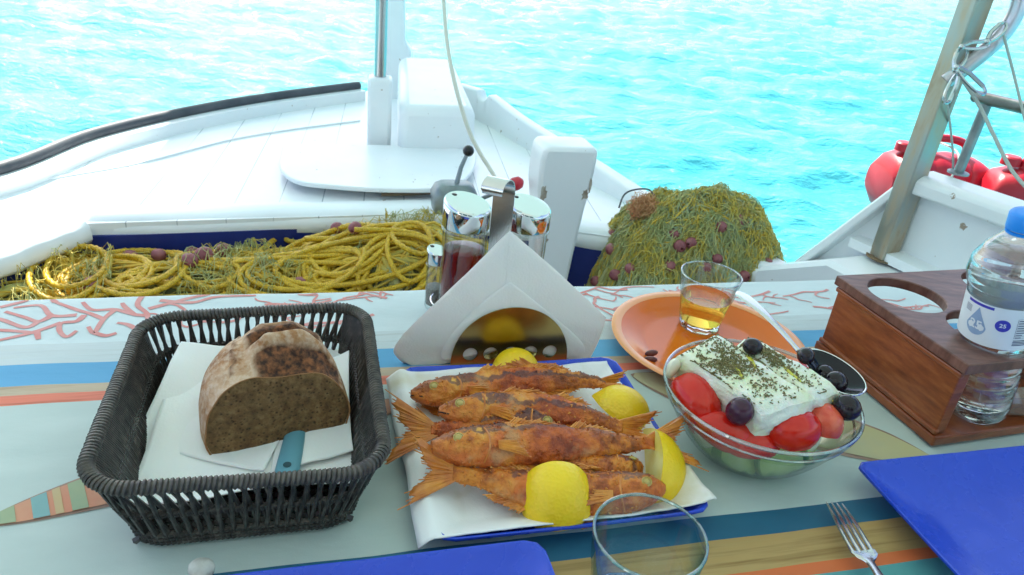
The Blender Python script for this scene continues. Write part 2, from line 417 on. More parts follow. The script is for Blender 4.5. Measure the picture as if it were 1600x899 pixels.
# stem post at the bow
sb = P(618, 120, -.22); secs = []
for z, w_, d_, off in [(-.9, .1, .14, .02), (-.3, .12, .12, 0), (-.16, .13, .10, .0), (-.1, .125, .1, 0), (-.07, .10, .09, -.012), (.1, .09, .08, -.016), (.5, .085, .07, -.02)]:
    c = flat(sb, z) + BY * off
    secs.append([c + BY * (a * w_ / 2) + BX * (b_ * d_ / 2) for a, b_ in ((-1, -1), (1, -1), (1, 1), (-1, 1))])
MB().loft(secs).build('stem_post', white_paint, boat, bevel=.01)
# mooring post with tapering foot and chipped edges
pc = P(850, 232, -.03); secs = []
for z, l_, w_ in [(-.75, .034, .072), (-.45, .030, .078), (-.30, .020, .098), (-.18, .007, .122), (-.155, .003, .130), (-.14, 0, .128), (-.125, -.002, .139), (-.06, -.002, .143), (-.04, .002, .139), (-.027, .011, .125)]:
    a = flat(pc, z) + UD * l_; dd = -VD * .105
    secs.append([a, a + UD * w_, a + UD * w_ + dd, a + dd])
MB().loft(secs).build('mooring_post', white_paint, boat, bevel=.011, angle=60)
chipm = simple('bare_weathered_wood_patch', (.27, .2, .14), .85, c2=(.5, .45, .38), nscale=60, bstr=.4, bscale=150)
def chip_patch(c, w_, h_, rr):
    pts = []
    for k in range(16):
        a = 2 * pi * k / 16; q = 1 + .9 * noise.noise(Vector((cos(a) * 2.3, sin(a) * 2.3, rr)))
        pts.append(c + UD * (cos(a) * w_ * q) + Vector((0, 0, sin(a) * h_ * q)))
    return pts
for dz_, dx_, a_, b_, q_ in ((-.145, .013, .008, .02, 3), (-.145, .122, .008, .012, 5), (-.12, .131, .003, .02, 8)):
    MB().prism(chip_patch(flat(pc, dz_) + UD * dx_ + VD * .0008, a_, b_, q_), -VD * .002).build('bare_wood_patch', chipm, boat)
# throttle stand
blk0 = P(706, 352, -.33); 
MB().box(flat(blk0, -.46), (.11, .10, .36), RT).build('control_block', white_paint, boat, bevel=.012)
g0 = flat(blk0, -.28) + UD * .0
gs = []
for z, w_, d_ in [(-.03, .085, .09), (0, .115, .09), (.045, .125, .085), (.066, .105, .07), (.074, .08, .05)]:
    gs.append([g0 + UD * (math.copysign(abs(cos(a)) ** .45, cos(a)) * w_ / 2) + VD * (math.copysign(abs(sin(a)) ** .45, sin(a)) * d_ / 2) + Vector((0, 0, z)) for a in [2 * pi * k / 32 for k in range(32)]])
ctl = MB().loft(gs).build('throttle_housing', grey_metal, boat, bevel=.004)
lt = g0 + Vector((0, 0, .07)) + UD * .005; lk = PD(732, 236, 1.98)
MB().tube([lt, lt.lerp(lk, .5) + UD * -.004, lk], lambda t: .007 - .002 * t, 8).build('throttle_lever', grey_metal, ctl)
MB().ball(lk, .0155).build('lever_knob', black_pl, ctl)
la = g0 + Vector((0, 0, .02)) + UD * .06; lb = PD(800, 290, 1.97)
MB().tube([la, lb], .006, 8).build('gear_lever', grey_metal, ctl)
dd = (lb - la).normalized()
MB().tube([lb - dd * .014, lb - dd * .004, lb + dd * .012, lb + dd * .026, lb + dd * .034], lambda t: [.012, .017, .019, .016, .006][round(t * 4)], 12).build('red_handle', red_pl, ctl)
# pipe rail on the quarter bulwark
v0 = P(1498, 268, .055); v0 = flat(v0, .05)
h0 = P(1512, 166, .21); h1 = P(1700, 214, .21)
MB().tube([v0, flat(v0 + UD * .004, .21)], .0105, 12).build('rail_stanchion', grey_metal, boat)
top0 = flat(v0, .212)
hd = Vector((.12, -.23, 0)).normalized()
hd = (P(1640, 198, .212) - P(1512, 166, .212)); hd.z = 0; hd.normalize()
MB().tube([top0 - hd * .03, top0 - hd * .025, top0 + hd * .9], lambda t: .0125 if t > 0 else .009, 14).build('handrail', simple('dull_tube_steel', (.33, .34, .34), .35, .9, c2=(.2, .18, .16), nscale=25), boat)
MB().lathe([(0, 0), (.022, 0), (.022, .004), (.012, .006), (0, .006)], flat(v0, .05), 20).build('rail_flange', grey_metal, boat)

# unseen box added behind the viewer to block sky light from the back
wh = [Vector((-1.0, -.75, 0)), Vector((1.0, -.55, 0)), Vector((.9, -1.7, 0)), Vector((-.95, -1.7, 0))]
MB().prism([flat(p, -.75) for p in wh], (0, 0, 1.75)).build('wheelhouse', white_paint, boat, bevel=.02, smooth=False)
MB().prism([flat(cen_ + (p - cen_) * 1.08, 1.0) for cen_ in [Vector((0, -1.15, 0))] for p in wh], (0, 0, .05)).build('wheelhouse_roof', white_paint, boat, bevel=.01, smooth=False)
for k in range(3):
    a = wh[0].lerp(wh[1], .08 + .3 * k); b_ = wh[0].lerp(wh[1], .32 + .3 * k); o_ = Vector((-.01, .1, 0)).normalized()
    MB().prism([flat(a, .35) + o_ * .002, flat(b_, .35) + o_ * .002, flat(b_, .8) + o_ * .002, flat(a, .8) + o_ * .002], o_ * .004).build('window', simple('dark_window_glass', (.02, .03, .04), .05) if k == 0 else MATS['dark_window_glass'], boat, smooth=False)

# ------------------------------------------------ post, bent pipe, cords, clips, jerrycans
pr = P(1379, 402, -.16); pr = flat(pr, -.163)
post = thing('metal_post', 'rust-streaked square steel post rising from the white quarter bulwark', 'post', pr)
AW = R(-28 + 48)
MB().box(flat(pr, .55), (.043, .043, 1.42), Matrix.Rotation(AW, 3, 'Z')).build('shaft', rusty, post, bevel=.003, smooth=False)
MB().prism([flat(pr + Vector((cos(a), sin(a), 0)) * (.036 + .008 * nz((cos(a) * 2, sin(a) * 2, 4))), -.1625) for a in [2 * pi * k / 30 for k in range(30)]], (0, 0, .004)).build('rusty_foot', wood_raw, post, bevel=.001)
bp = smoothpts([PD(1478, 128, 1.49), PD(1515, 100, 1.47), PD(1551, 70, 1.45), PD(1578, 38, 1.43), PD(1594, 0, 1.41), PD(1602, -60, 1.39), PD(1604, -160, 1.36), PD(1600, -420, 1.25)], 6)
tag(MB().tube(bp, .0155, 14).build('bent_pipe', simple('pale_anodised_tube', (.62, .62, .72), .25, .6, c2=(.5, .48, .5), nscale=9)), 'pale curved metal pipe joining the rusty post at upper right', 'pipe')
clipm = simple('galvanised_clip_steel', (.5, .54, .55), .25, 1)
def clip(x, y, ang, L_, W_, D_, lab, tilt=0):
    c = PD(x, y, D_); k = D_ / FPX
    ax = (cr * cos(ang) - cu * sin(ang)); ay = (cr * sin(ang) + cu * cos(ang)) * cos(tilt) + _F * sin(tilt)
    pts = []
    for i in range(24):
        a = 2 * pi * i / 24
        q = 1 + .25 * cos(a)
        pts.append(c + ax * (cos(a) * L_ / 2 * k) + ay * (sin(a) * W_ / 2 * k * q))
    t = thing('carabiner', lab, 'clip', c, 'steel carabiners tied to the pipe')
    MB().tube(pts, .0032, 6, closed=True).build('hook', clipm, t)
    MB().tube([pts[3], pts[7], pts[10]], .0042, 6).build('gate', clipm, t)
    MB().ball(pts[12], .006).build('swivel', clipm, t)
clip(1487, 138, 2.0, 52, 18, 1.45, 'steel carabiner hanging lowest beside the rusty post', .5)
clip(1517, 126, .75, 60, 20, 1.43, 'open steel carabiner slanting right just below the pale pipe', .3)
clip(1524, 71, -.12, 42, 12, 1.43, 'small steel carabiner pointing left above the pale pipe', .2)
clip(1557, 51, -.8, 40, 14, 1.40, 'topmost steel carabiner clipped around the bend of the pale pipe', .2)
clip(1500, 92, -1.2, 38, 16, 1.44, 'steel carabiner knotted where pipe meets rusty post', .2)
def cord(name, pts, r_, lab, mat=grey_cord, k=6):
    return tag(MB().tube(smoothpts(pts, k), r_, 6).build(name, mat), lab, 'cord')
cord('tie_cord', [PD(1478, 145, 1.47), PD(1484, 190, 1.53), PD(1489, 240, 1.59), PD(1489, 268, 1.63)], .0022, 'thin grey cord dropping straight from the lowest carabiner to bulwark', k=4)
cord('tie_cord', [PD(1495, 148, 1.47), PD(1470, 195, 1.59), PD(1450, 240, 1.73), PD(1446, 262, 1.78)], .003, 'grey cord slanting left from carabiners down to left red jerrycan')
cord('tie_cord', [PD(1502, 122, 1.45), PD(1530, 165, 1.45), PD(1552, 210, 1.43), PD(1580, 265, 1.41), PD(1610, 300, 1.38)], .0035, 'pale cord slanting right from carabiners behind the handrail')
cord('tie_cord', [PD(1568, 55, 1.40), PD(1572, 70, 1.41), PD(1585, 120, 1.43), PD(1602, 190, 1.43)], .0028, 'grey cord hanging from the bend of the pale pipe')
def jerry(c, yaw, w_, lab, sc_=1):
    t = thing('jerrycan', lab, 'jerrycan', c, 'red jerrycans lashed outside the bulwark')
    M = Matrix.Rotation(yaw, 3, 'Z')
    def prof(u):   # silhouette half-height along length
        return interp([(0, .45), (.06, .8), (.2, .98), (.45, 1.0), (.55, .93), (.62, .98), (.85, .92), (.95, .75), (1, .45)], u)
    secs = []
    for i in range(33):
        u = i / 32; hh = prof(u) * .115 * sc_; ww = (.085 + .012 * sin(u * pi)) * sc_; x = (u - .5) * w_
        g = 1 - .09 * max(0, 1 - abs(u - .36) / .035) - .06 * max(0, 1 - abs(u - .72) / .03)
        ring = []
        for j in range(28):
            a = 2 * pi * j / 28; ca, sa = cos(a), sin(a); e = .62
            ring.append(Vector(c) + M @ Vector((x, math.copysign(abs(ca) ** e, ca) * ww * g, math.copysign(abs(sa) ** e, sa) * hh * g + .01)))
        secs.append(ring)
    MB().loft(secs).build('can_body', red_pl, t)
    hp_ = [Vector(c) + M @ Vector((x, 0, z)) for x, z in ((-.07, .10), (-.06, .138), (.0, .15), (.06, .138), (.07, .10))]
    MB().tube(smoothpts(hp_, 4), .011, 10).build('can_handle', red_pl, t)
    MB().lathe([(0, 0), (.024, 0), (.024, .02), (.02, .024), (0, .024)], Vector(c) + M @ Vector((-w_ / 2 + .04, 0, .105)), 20).build('screw_cap', red_pl, t)
    q = []
    for j in range(28):
        a = 2 * pi * j / 28; ca, sa = cos(a), sin(a); e = .62
        q.append(Vector(c) + M @ Vector((-.02 + .035 * sa, math.copysign(abs(ca) ** e, ca) * .100, math.copysign(abs(sa) ** e, sa) * .117 + .012)))
    MB().tube(q, .003, 6, closed=True).build('lashing', grey_cord, t)
jerry(PD(1449, 296, 2.12), R(4), .30, 'red plastic jerrycan left of and behind the rusty post', .86)
jerry(PD(1618, 326, 2.0), R(-12), .29, 'red plastic jerrycan at the right edge behind the handrail', .80)
# white cord hanging from above
cord('hanging_cord', [PD(680, -260, 1.7), PD(686, -90, 1.8), PD(693, 0, 1.85), PD(699, 70, 1.88), PD(713, 140, 1.9), PD(733, 205, 1.93), PD(752, 243, 1.95), PD(764, 262, 1.96), PD(775, 283, 1.96), PD(778, 320, 1.96)], .0055, 'off-white cord hanging in a curve behind the cruet stand', cord_m)

# ------------------------------------------------ awning (above the frame: it makes the shade)
aw_m, nt, b = new_mat('cream_awning_canvas')
b.inputs['Base Color'].default_value = (.78, .76, .70, 1); b.inputs['Roughness'].default_value = .9
tr = nt.nodes.new('ShaderNodeBsdfTranslucent'); tr.inputs[0].default_value = (.86, .76, .62, 1)
mx = nt.nodes.new('ShaderNodeMixShader'); mx.inputs[0].default_value = .17
nt.links.new(b.outputs[0], mx.inputs[1]); nt.links.new(tr.outputs[0], mx.inputs[2])
nt.links.new(mx.outputs[0], nt.nodes['Material Output'].inputs[0])
AZ = 1.25; sh = SUNV * ((AZ - DZ) / SUNV.z)
s0 = P(95, 388, DZ); s1 = P(284, 195, DZ); sdv = (s1 - s0).normalized()
lf = s0 - sdv * 5.5; lt_ = s0 + sdv * 2.4
cor = [lf, lt_, Vector((-.02, 3.78, DZ)), Vector((4.4, -4.5, DZ))]
cor = [flat(c + sh, AZ) for c in cor]
def awf(u, v_):
    a = cor[0].lerp(cor[3], u); b_ = cor[1].lerp(cor[2], u); p = a.lerp(b_, v_)
    return p + Vector((0, 0, .03 * sin(u * 9) + .12 * sin(pi * u) * .6))
aw = thing('awning', 'cream canvas awning stretched over the boat and table', 'awning', cor[0])
MB().grid(awf, 24, 16).build('canvas', aw_m, aw, fix=False)
# ================================================================== ROPES AND NETS
rope_m, nt, b = new_mat('yellow_polypropylene_rope')
v = texco(nt); n1 = noise_n(nt, v, 9, 4); n2 = noise_n(nt, v, 400, 3)
c1 = ramp(nt, n1, [(.3, (.54, .32, .008)), (.5, (.74, .47, .015)), (.7, (.66, .43, .03))]).outputs[0]
c2 = ramp(nt, n2, [(.35, (.45, .42, .4)), (.6, (1, 1, 1))]).outputs[0]
nt.links.new(mixc(nt, 1.0, c1, c2, 'MULTIPLY'), b.inputs['Base Color']); b.inputs['Roughness'].default_value = .5
def net_mat(name, cols, sc_=14):
    m, nt, b = new_mat(name); v = texco(nt); n1 = noise_n(nt, v, sc_, 3, .6)
    n = len(cols)
    nt.links.new(ramp(nt, n1, [(.3 + .4 * i / (n - 1), c) for i, c in enumerate(cols)]).outputs[0], b.inputs['Base Color'])
    b.inputs['Roughness'].default_value = .55; return m
net_l = net_mat('yellow_green_net_twine', [(.34, .32, .08), (.58, .44, .06), (.36, .40, .16), (.56, .52, .22)])
net_g = net_mat('green_net_twine', [(.22, .27, .12), (.48, .45, .15), (.32, .40, .24), (.56, .50, .20)], 10)
net_y = net_mat('amber_net_line', [(.55, .34, .03), (.68, .46, .05), (.50, .36, .06)])
net_o = net_mat('orange_net_twine', [(.50, .20, .08), (.55, .32, .14)])
under_m = net_mat('matted_net_mass', [(.05, .055, .02), (.13, .12, .03), (.06, .09, .05)], 20)  # darkened so the gaps between the strands look shaded
float_m = simple('maroon_foam_float', (.20, .045, .055), .5, c2=(.32, .11, .11), nscale=30, bstr=.3, bscale=90)
float_b = simple('blue_grey_float', (.14, .2, .24), .5, c2=(.22, .28, .3), nscale=30)

def mound_surface(ax, L_, W_, c, htab, base, pw=4):
    """height field over an oval strip; returns fn(s,t)->point and normal-ish"""
    side = Vector((ax.y, -ax.x, 0))
    def fn(s, t):       # s along -1..1, t across -1..1
        e = max(0, 1 - abs(s) ** pw) ** .55 * max(0, 1 - abs(t) ** (2 if pw == 4 else 2.6)) ** .5
        p = c + ax * (s * L_ / 2) + side * (t * W_ / 2)
        h = interp(htab, s) * e
        h += .034 * nz(p * 9) * e + .020 * nz(p * 20) * e
        return flat(p, base + h)
    return fn, side
def fluff(m, fn, n, length, r_, spread=1.0, lift=.006, rng=random, along=None, mi=0, sides=3):
    for _ in range(n):
        s = rng.uniform(-.98, .98); t = rng.uniform(-.98, .98) * spread; a = rng.uniform(0, 2 * pi)
        if along is not None and rng.random() < .6: a = along + rng.gauss(0, .5)
        k = 7; pts = []; ds = length * rng.uniform(.5, 1.3)
        for i in range(k):
            s = max(-.99, min(.99, s + cos(a) * ds / k)); t = max(-.99, min(.99, t + sin(a) * ds / k)); a += rng.gauss(0, .45)
            q = fn(s, t); q = q + Vector((rng.gauss(0, .002), rng.gauss(0, .002), rng.uniform(-.004, lift) + (lift * .8 if 0 < i < k - 1 else -.004)))
            pts.append(q)
        m.tube(pts, r_, sides, mi=mi)
def add_float(parent, p, mat=float_m, rad=.018):
    a = random.uniform(0, pi); M = frame((cos(a), sin(a), random.uniform(-.3, .3)), (0, 0, 1))
    rad *= random.uniform(.85, 1.15)
    m = MB(); prof = [(rad * .22, -rad * 1.05), (rad * .6, -rad * .95), (rad * .93, -rad * .5), (rad, 0), (rad * .93, rad * .5), (rad * .6, rad * .95), (rad * .22, rad * 1.05), (rad * .2, 0), (rad * .22, -rad * 1.05)]
    M2 = M @ Matrix.Rotation(pi / 2, 3, 'Y')
    m.lathe(prof, p, 16, M2); m.build('float', mat, parent)

# left heap lies along the deck beam
bd_ = (bm - bl); bd_.z = 0; bd_.normalize(); bs = Vector((bd_.y, -bd_.x, 0))   # bs towards the camera
hc = bl.lerp(bm, .40) + bs * .15; hc.z = 0
LBASE = -.575
lf_fn, _ = mound_surface(bd_, 1.75, .46, hc, [(-1, .16), (-.75, .18), (-.5, .205), (-.2, .205), (0, .20), (.2, .222), (.42, .285), (.55, .30), (.7, .26), (.9, .19), (1, .14)], LBASE)
netL = thing('fishing_net', 'long heap of yellow-green fishing net with yellow rope on top', 'net', flat(hc, -.74))
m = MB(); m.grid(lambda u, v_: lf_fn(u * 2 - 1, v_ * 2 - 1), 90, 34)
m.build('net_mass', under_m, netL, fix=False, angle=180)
rg = random.Random(3)
m = MB(); fluff(m, lf_fn, 1900, .16, .0011, rng=rg); fluff(m, lf_fn, 500, .1, .0008, rng=rg, lift=.02)
m.build('net_twine', net_l, netL, fix=False)
def bundles(fn, n, seed, rad, mat, par, lift=.004):
    rgb = random.Random(seed); m = MB()
    for _ in range(n):
        s = rgb.uniform(-.9, .9); t = rgb.uniform(-.85, .85); a = rgb.uniform(0, 2 * pi); pts = []
        for i in range(7):
            s = max(-.95, min(.95, s + cos(a) * .07)); t = max(-.93, min(.93, t + sin(a) * .16)); a += rgb.gauss(.1, .35)
            pts.append(fn(s, t) + Vector((0, 0, lift * (1 if 0 < i < 6 else -3))))
        m.tube(smoothpts(pts, 4), lambda q: rad * (.35 + .75 * sin(pi * min(1, max(0, q)))) , 7, strands=5, pitch=.06)
    m.build('net_folds', mat, par, fix=False, angle=180)
bundles(lf_fn, 50, 31, .009, net_l, netL); bundles(lf_fn, 18, 32, .008, net_g, netL)
m = MB(); fluff(m, lambda s, t: lf_fn(-.42 + s * .12 * (1 - t * t) ** .5, t * .8) + Vector((0, 0, .018)), 170, .7, .0009, rng=rg, lift=.02); fluff(m, lambda s, t: lf_fn(.02 + s * .17 * (1 - t * t) ** .5, .3 + t * .6) + Vector((0, 0, .016)), 260, .6, .0009, rng=rg, lift=.02); fluff(m, lambda s, t: lf_fn(.62 + s * .2 * (1 - t * t) ** .5, -.5 + t * .3) + Vector((0, 0, .018)), 120, .6, .0009, rng=rg, lift=.02)
m.build('net_twine', net_l, netL, fix=False)
m = MB(); fluff(m, lf_fn, 170, .9, .0034, rng=rg, lift=.012, along=0, sides=5); m.build('head_line', net_y, netL, fix=False)
for (x, y) in [(305, 379), (352, 388), (252, 383), (528, 347), (556, 350), (322, 408), (150, 455), (470, 452), (208, 398), (300, 416)]:
    q = P(x, y, -.37); s = (q - hc).dot(bd_) / .875; t = (q - hc).dot(bs) / .23
    # slide along the sight line onto the heap
    best = None
    for dy in range(0, 70, 3):         # lower it until it rests on the heap
        for k in range(140):
            p_ = PD(x, y + dy, 1.30 + k * .006); s = (p_ - hc).dot(bd_) / .875; t = (p_ - hc).dot(bs) / .23
            if abs(s) < .97 and abs(t) < .95 and abs(p_.z - lf_fn(s, t).z) < .006: best = p_; break
        if best: break
    if best: add_float(netL, best + Vector((0, 0, .014)) - _F * .01)
for (x, y) in [(486, 415), (513, 411), (510, 422)]:
    for k in range(60):
        d_ = 1.35 + k * .015; p_ = PD(x, y, d_); s = (p_ - hc).dot(bd_) / .875; t = (p_ - hc).dot(bs) / .23
        if abs(s) < 1 and abs(t) < 1 and p_.z < lf_fn(s, t).z: break
    add_float(netL, p_ + Vector((0, 0, .016)), float_b, .017)

def on_heap(x, y, lift=.01):
    for k in range(120):
        d_ = 1.30 + k * .008; p_ = PD(x, y, d_); s = (p_ - hc).dot(bd_) / .875; t = (p_ - hc).dot(bs) / .23
        if abs(s) < 1 and abs(t) < 1 and p_.z < lf_fn(s, t).z + lift: return p_
    d = ray(x, y); return P(x, y, -.40)
def heap_h(p):
    s = (p - hc).dot(bd_) / .875; t = (p - hc).dot(bs) / .23
    return lf_fn(s, t).z if abs(s) < 1 and abs(t) < 1 else -.72
RR = .0061
def coil(lab, loops, seed, r_=RR):
    """loops: (centre px, semi-axis px, semi-axis py, angle, n, lift)"""
    rg = random.Random(seed); pts = []; tot = sum(l[5] for l in loops); cnt = 0
    for (x, y, ax, ay, an, n, a0) in loops:
        c = on_heap(x, y, .0); k = (c - O).dot(_F) / FPX
        A = ax * k; B = ay * k / .42
        for i in range(n * 22):
            th = a0 + 2 * pi * i / 22
            g = 1 + .10 * sin(i * .143 * 2 + seed) + rg.gauss(0, .004) + .09 * sin(i / 22 * 2.4)
            dx = cos(th) * A * g; dy = sin(th) * B * g
            p = Vector((.022 * nz((i * .045, seed, 1)) + .010 * nz((i * .13, seed, 5)), .026 * nz((i * .045, seed, 2)) + .012 * nz((i * .13, seed, 7)), 0)) + c + UD * (dx * cos(an) - dy * sin(an)) - VD * (dx * sin(an) + dy * cos(an)) + Vector((.006 * sin(i * .21 + seed), .008 * cos(i * .17), 0))
            h = max(heap_h(p), c.z - .10)
            pts.append([p.x, p.y, h, cnt]); cnt += 1
    # smooth the heights, stack turn over turn
    hs = [p[2] for p in pts]
    for _ in range(5): hs = [(hs[max(i - 1, 0)] + hs[i] + hs[min(i + 1, len(hs) - 1)]) / 3 for i in range(len(hs))]
    P3 = [Vector((p[0], p[1], hs[i] + r_ * (1.2 + 5.5 * (i / len(pts))) + .004 * sin(i * .5))) for i, p in enumerate(pts)]
    P3 = smoothpts(P3, 6)
    return tag(MB().tube(P3, r_, 11, strands=3, pitch=.017).build('yellow_rope', rope_m, angle=60, fix=False), lab, 'rope', 'yellow ropes lying on the net')
coil('big loose coil of yellow rope nearest the small salt shaker', [(560, 405, 118, 44, .1, 3, 0), (520, 412, 90, 32, -.1, 2, 1.0), (600, 418, 85, 30, .15, 3, 2.2), (545, 398, 60, 24, .2, 2, 3), (590, 425, 110, 30, 0, 3, 1), (570, 425, 120, 18, 0, 2, 2)], 1)
coil('loose yellow rope loops in the middle of the long net heap', [(450, 430, 70, 30, .5, 2, .3), (395, 405, 75, 26, .0, 1, 2.0), (430, 415, 60, 40, .6, 3, 1), (340, 425, 40, 18, .1, 1, 0), (480, 440, 90, 18, .05, 3, .4)], 4)
coil('round coil of yellow rope at the left beside sunlit net', [(155, 420, 52, 34, .2, 3, 0), (165, 440, 62, 20, .1, 3, 2), (215, 430, 66, 32, .5, 3, 1.5), (150, 392, 42, 16, 0, 1, 0), (120, 445, 46, 28, .3, 2, 1)], 9)
coil('yellow rope stretched in long bends under the front of the coils', [(520, 445, 150, 12, .05, 2, 0), (300, 450, 90, 12, .05, 2, 1), (620, 440, 60, 22, .1, 3, 0), (640, 400, 34, 18, 0, 2, 0)], 13)
# black cord lying in the pile and small twine tie
# right heap
rc = P(1068, 440, -.40) ; rc = Vector((.475, 1.87, 0))
rax = UD.copy()
rb_fn, rside = mound_surface(rax, .545, .44, rc, [(-1, .36), (-.6, .42), (-.2, .455), (.2, .465), (.55, .45), (1, .38)], -.65, 6)
netR = thing('fishing_net', 'rounded bundle of green and yellow net with maroon floats at right', 'net', flat(rc, -.74))
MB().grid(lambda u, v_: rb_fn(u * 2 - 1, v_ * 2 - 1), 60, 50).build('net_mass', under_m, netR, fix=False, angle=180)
bundles(rb_fn, 70, 41, .0095, net_g, netR, .002); bundles(rb_fn, 60, 42, .008, net_l, netR, .002)
rg = random.Random(5)
m = MB(); fluff(m, rb_fn, 2600, .45, .0012, rng=rg, along=1.2, lift=.022); fluff(m, rb_fn, 1000, .25, .0008, rng=rg, lift=.018); m.build('net_twine', net_g, netR, fix=False)
m = MB(); fluff(m, rb_fn, 1900, .5, .0013, rng=rg, along=.4, lift=.026); m.build('net_twine', net_l, netR, fix=False)
m = MB(); fluff(m, rb_fn, 150, 1.8, .0027, rng=rg, lift=.020, along=1.1, sides=5); m.build('head_line', net_y, netR, fix=False)
oc = PD(1006, 326, 1.93)
m = MB()
for _ in range(330):
    a = [Vector((rg.gauss(0, 1), rg.gauss(0, 1), rg.gauss(0, 1))).normalized() * .038 * rg.uniform(.5, 1) for _ in range(2)]
    mid = (a[0] + a[1]).normalized() * .045
    m.tube(smoothpts([oc + a[0], oc + mid * rg.uniform(.3, 1.15), oc + a[1]], 3), .0008, 3)
m.build('net_twine', net_o, netR, fix=False)
MB().tube(smoothpts([PD(967, 325, 1.95), PD(975, 305, 1.96), PD(990, 297, 1.97), PD(1012, 296, 1.97), PD(1022, 305, 1.97), PD(1030, 316, 1.98)], 5), .0024, 6).build('wire_loop', rail_m, netR)
MB().tube(smoothpts([PD(1170, 362, 2.0), PD(1188, 370, 1.98), PD(1203, 388, 1.97), PD(1198, 397, 1.96), PD(1180, 390, 1.97)], 5), .002, 6).build('wire_loop', net_y, netR)
def on_r(x, y):
    for k in range(150):
        d_ = 1.6 + k * .006; p_ = PD(x, y, d_); s = (p_ - rc).dot(rax) / .2725; t = (p_ - rc).dot(rside) / .22
        if abs(s) < 1 and abs(t) < 1 and p_.z < rb_fn(s, t).z + .006: return p_
    return None
for (x, y) in [(966, 328), (997, 340), (1053, 367), (1062, 385), (1125, 355), (1152, 349), (1166, 352), (1047, 416), (962, 430), (985, 420), (944, 360), (958, 366), (1162, 432), (1198, 412), (1080, 380), (1103, 418), (932, 440), (1120, 405), (1153, 343), (955, 390)]:
    q = on_r(x, y)
    if q is not None: add_float(netR, q + (O - q).normalized() * .016, rad=.0145)
# ================================================================== TABLE AND CLOTH
tbl = thing('table', 'long taverna table under the patterned tablecloth', 'table', flat(UV(.1, .45), -.75))
tw = simple('table_wood', (.30, .2, .12), .6, c2=(.22, .14, .08), nscale=12)
tc_ = [UV(-.95, .012, -.032), UV(1.15, .012, -.032), UV(1.15, .95, -.032), UV(-.95, .95, -.032)]
MB().prism(tc_, (0, 0, .028)).build('table_top', tw, tbl, smooth=False)
for u_, v__ in ((-.85, .1), (1.05, .1), (1.05, .86), (-.85, .86)):
    MB().box(UV(u_, v__, -.39), (.06, .06, .72), RT).build('leg', tw, tbl, bevel=.004)

def ch(u, v_):         # cloth height
    return .0011 * max(0, nz((u * 9 + 4 * v_, v_ * 30, 5))) + .0018 * nz((u * 5, v_ * 9, 0)) + .0009 * nz((u * 16, v_ * 22, 3)) + .0012 * sin(v_ * 60 + 5 * nz((u * 2.2, v_ * 2, 7))) * max(0, nz((u * 2.5, v_ * 3, 1)) + .15) - .001
cl_m, nt, b = new_mat('printed_table_cloth')
v = texco(nt)           # local x = u, y = v
sp = nt.nodes.new('ShaderNodeSeparateXYZ'); nt.links.new(v, sp.inputs[0])
vy = sp.outputs[1]
wob = noise_n(nt, texco(nt, (1, 1, 1)), 7, 2)
def math_n(op, a, b_=None, v2=None):
    n = nt.nodes.new('ShaderNodeMath'); n.operation = op
    nt.links.new(a, n.inputs[0]) if not isinstance(a, (int, float)) else setattr(n.inputs[0], 'default_value', a)
    if b_ is not None:
        nt.links.new(b_, n.inputs[1]) if not isinstance(b_, (int, float)) else setattr(n.inputs[1], 'default_value', b_)
    return n.outputs[0]
vw = math_n('ADD', vy, math_n('MULTIPLY', math_n('SUBTRACT', wob, .5), .005))
PALE = (.51, .61, .58); WHI = (.60, .69, .70); GREY = (.545, .615, .625); SKYB = (.10, .36, .60); TAN = (.52, .42, .30); CORAL = (.78, .22, .14)
TEALB = (.022, .13, .22); WOOD = (.46, .31, .12); ORG = (.66, .16, .05); TEAL = (.10, .34, .35)
st = [(0, WHI), (.100, GREY), (.140, SKYB), (.176, TAN), (.1935, CORAL), (.208, PALE), (.4385, TEALB), (.4655, WOOD), (.5005, ORG), (.512, TEAL), (.62, PALE), (.74, SKYB), (.79, PALE)]
rr_ = ramp(nt, vw, st, 'CONSTANT').outputs[0]
# wood grain and washes inside the bands
gr = noise_n(nt, texco(nt, (2.5, 60, 1)), 2.2, 4, .6)
grc = ramp(nt, gr, [(.3, (.62, .55, .45)), (.5, (1, 1, 1)), (.68, (1.0, .95, .85))]).outputs[0]
mask = ramp(nt, vw, [(0, (0,) * 3), (.100, (.35,) * 3), (.140, (0,) * 3), (.176, (1,) * 3), (.208, (0,) * 3), (.4655, (1,) * 3), (.5005, (0,) * 3)], 'CONSTANT').outputs[0]
c1 = mixc(nt, mask, rr_, mixc(nt, 1.0, rr_, grc, 'MULTIPLY'))
wash = noise_n(nt, texco(nt, (1, 3, 1)), 6, 5)
wc = ramp(nt, wash, [(.3, (.88, .90, .90)), (.65, (1, 1, 1))]).outputs[0]
wv = nt.nodes.new('ShaderNodeTexWave'); wv.inputs['Scale'].default_value = 420; nt.links.new(texco(nt), wv.inputs['Vector'])
nt.links.new(mixc(nt, 1.0, c1, wc, 'MULTIPLY'), b.inputs['Base Color'])
b.inputs['Roughness'].default_value = .62; b.inputs['Specular IOR Level'].default_value = .35
fine = noise_n(nt, texco(nt, (1, 1, 1)), 900, 2)
b1 = bump(nt, b, noise_n(nt, texco(nt, (1, 2, 1)), 16, 4), .35, .003)
bump(nt, b, fine, .25, .0004, b1)
cloth = bpy.data.objects.new('tablecloth', None)
def cloth_local(u, v_, dz=0.0):
    if v_ < 0: return Vector((u, max(v_, -.004) + .004 * 0, ch(u, 0) + dz + min(0, v_ + .002)))
    return Vector((u, v_, ch(u, v_) + dz))
m = MB()
vsn = [-.26, -.2, -.12, -.05, -.012, -.005] + [i / 150 * .97 for i in range(151)]
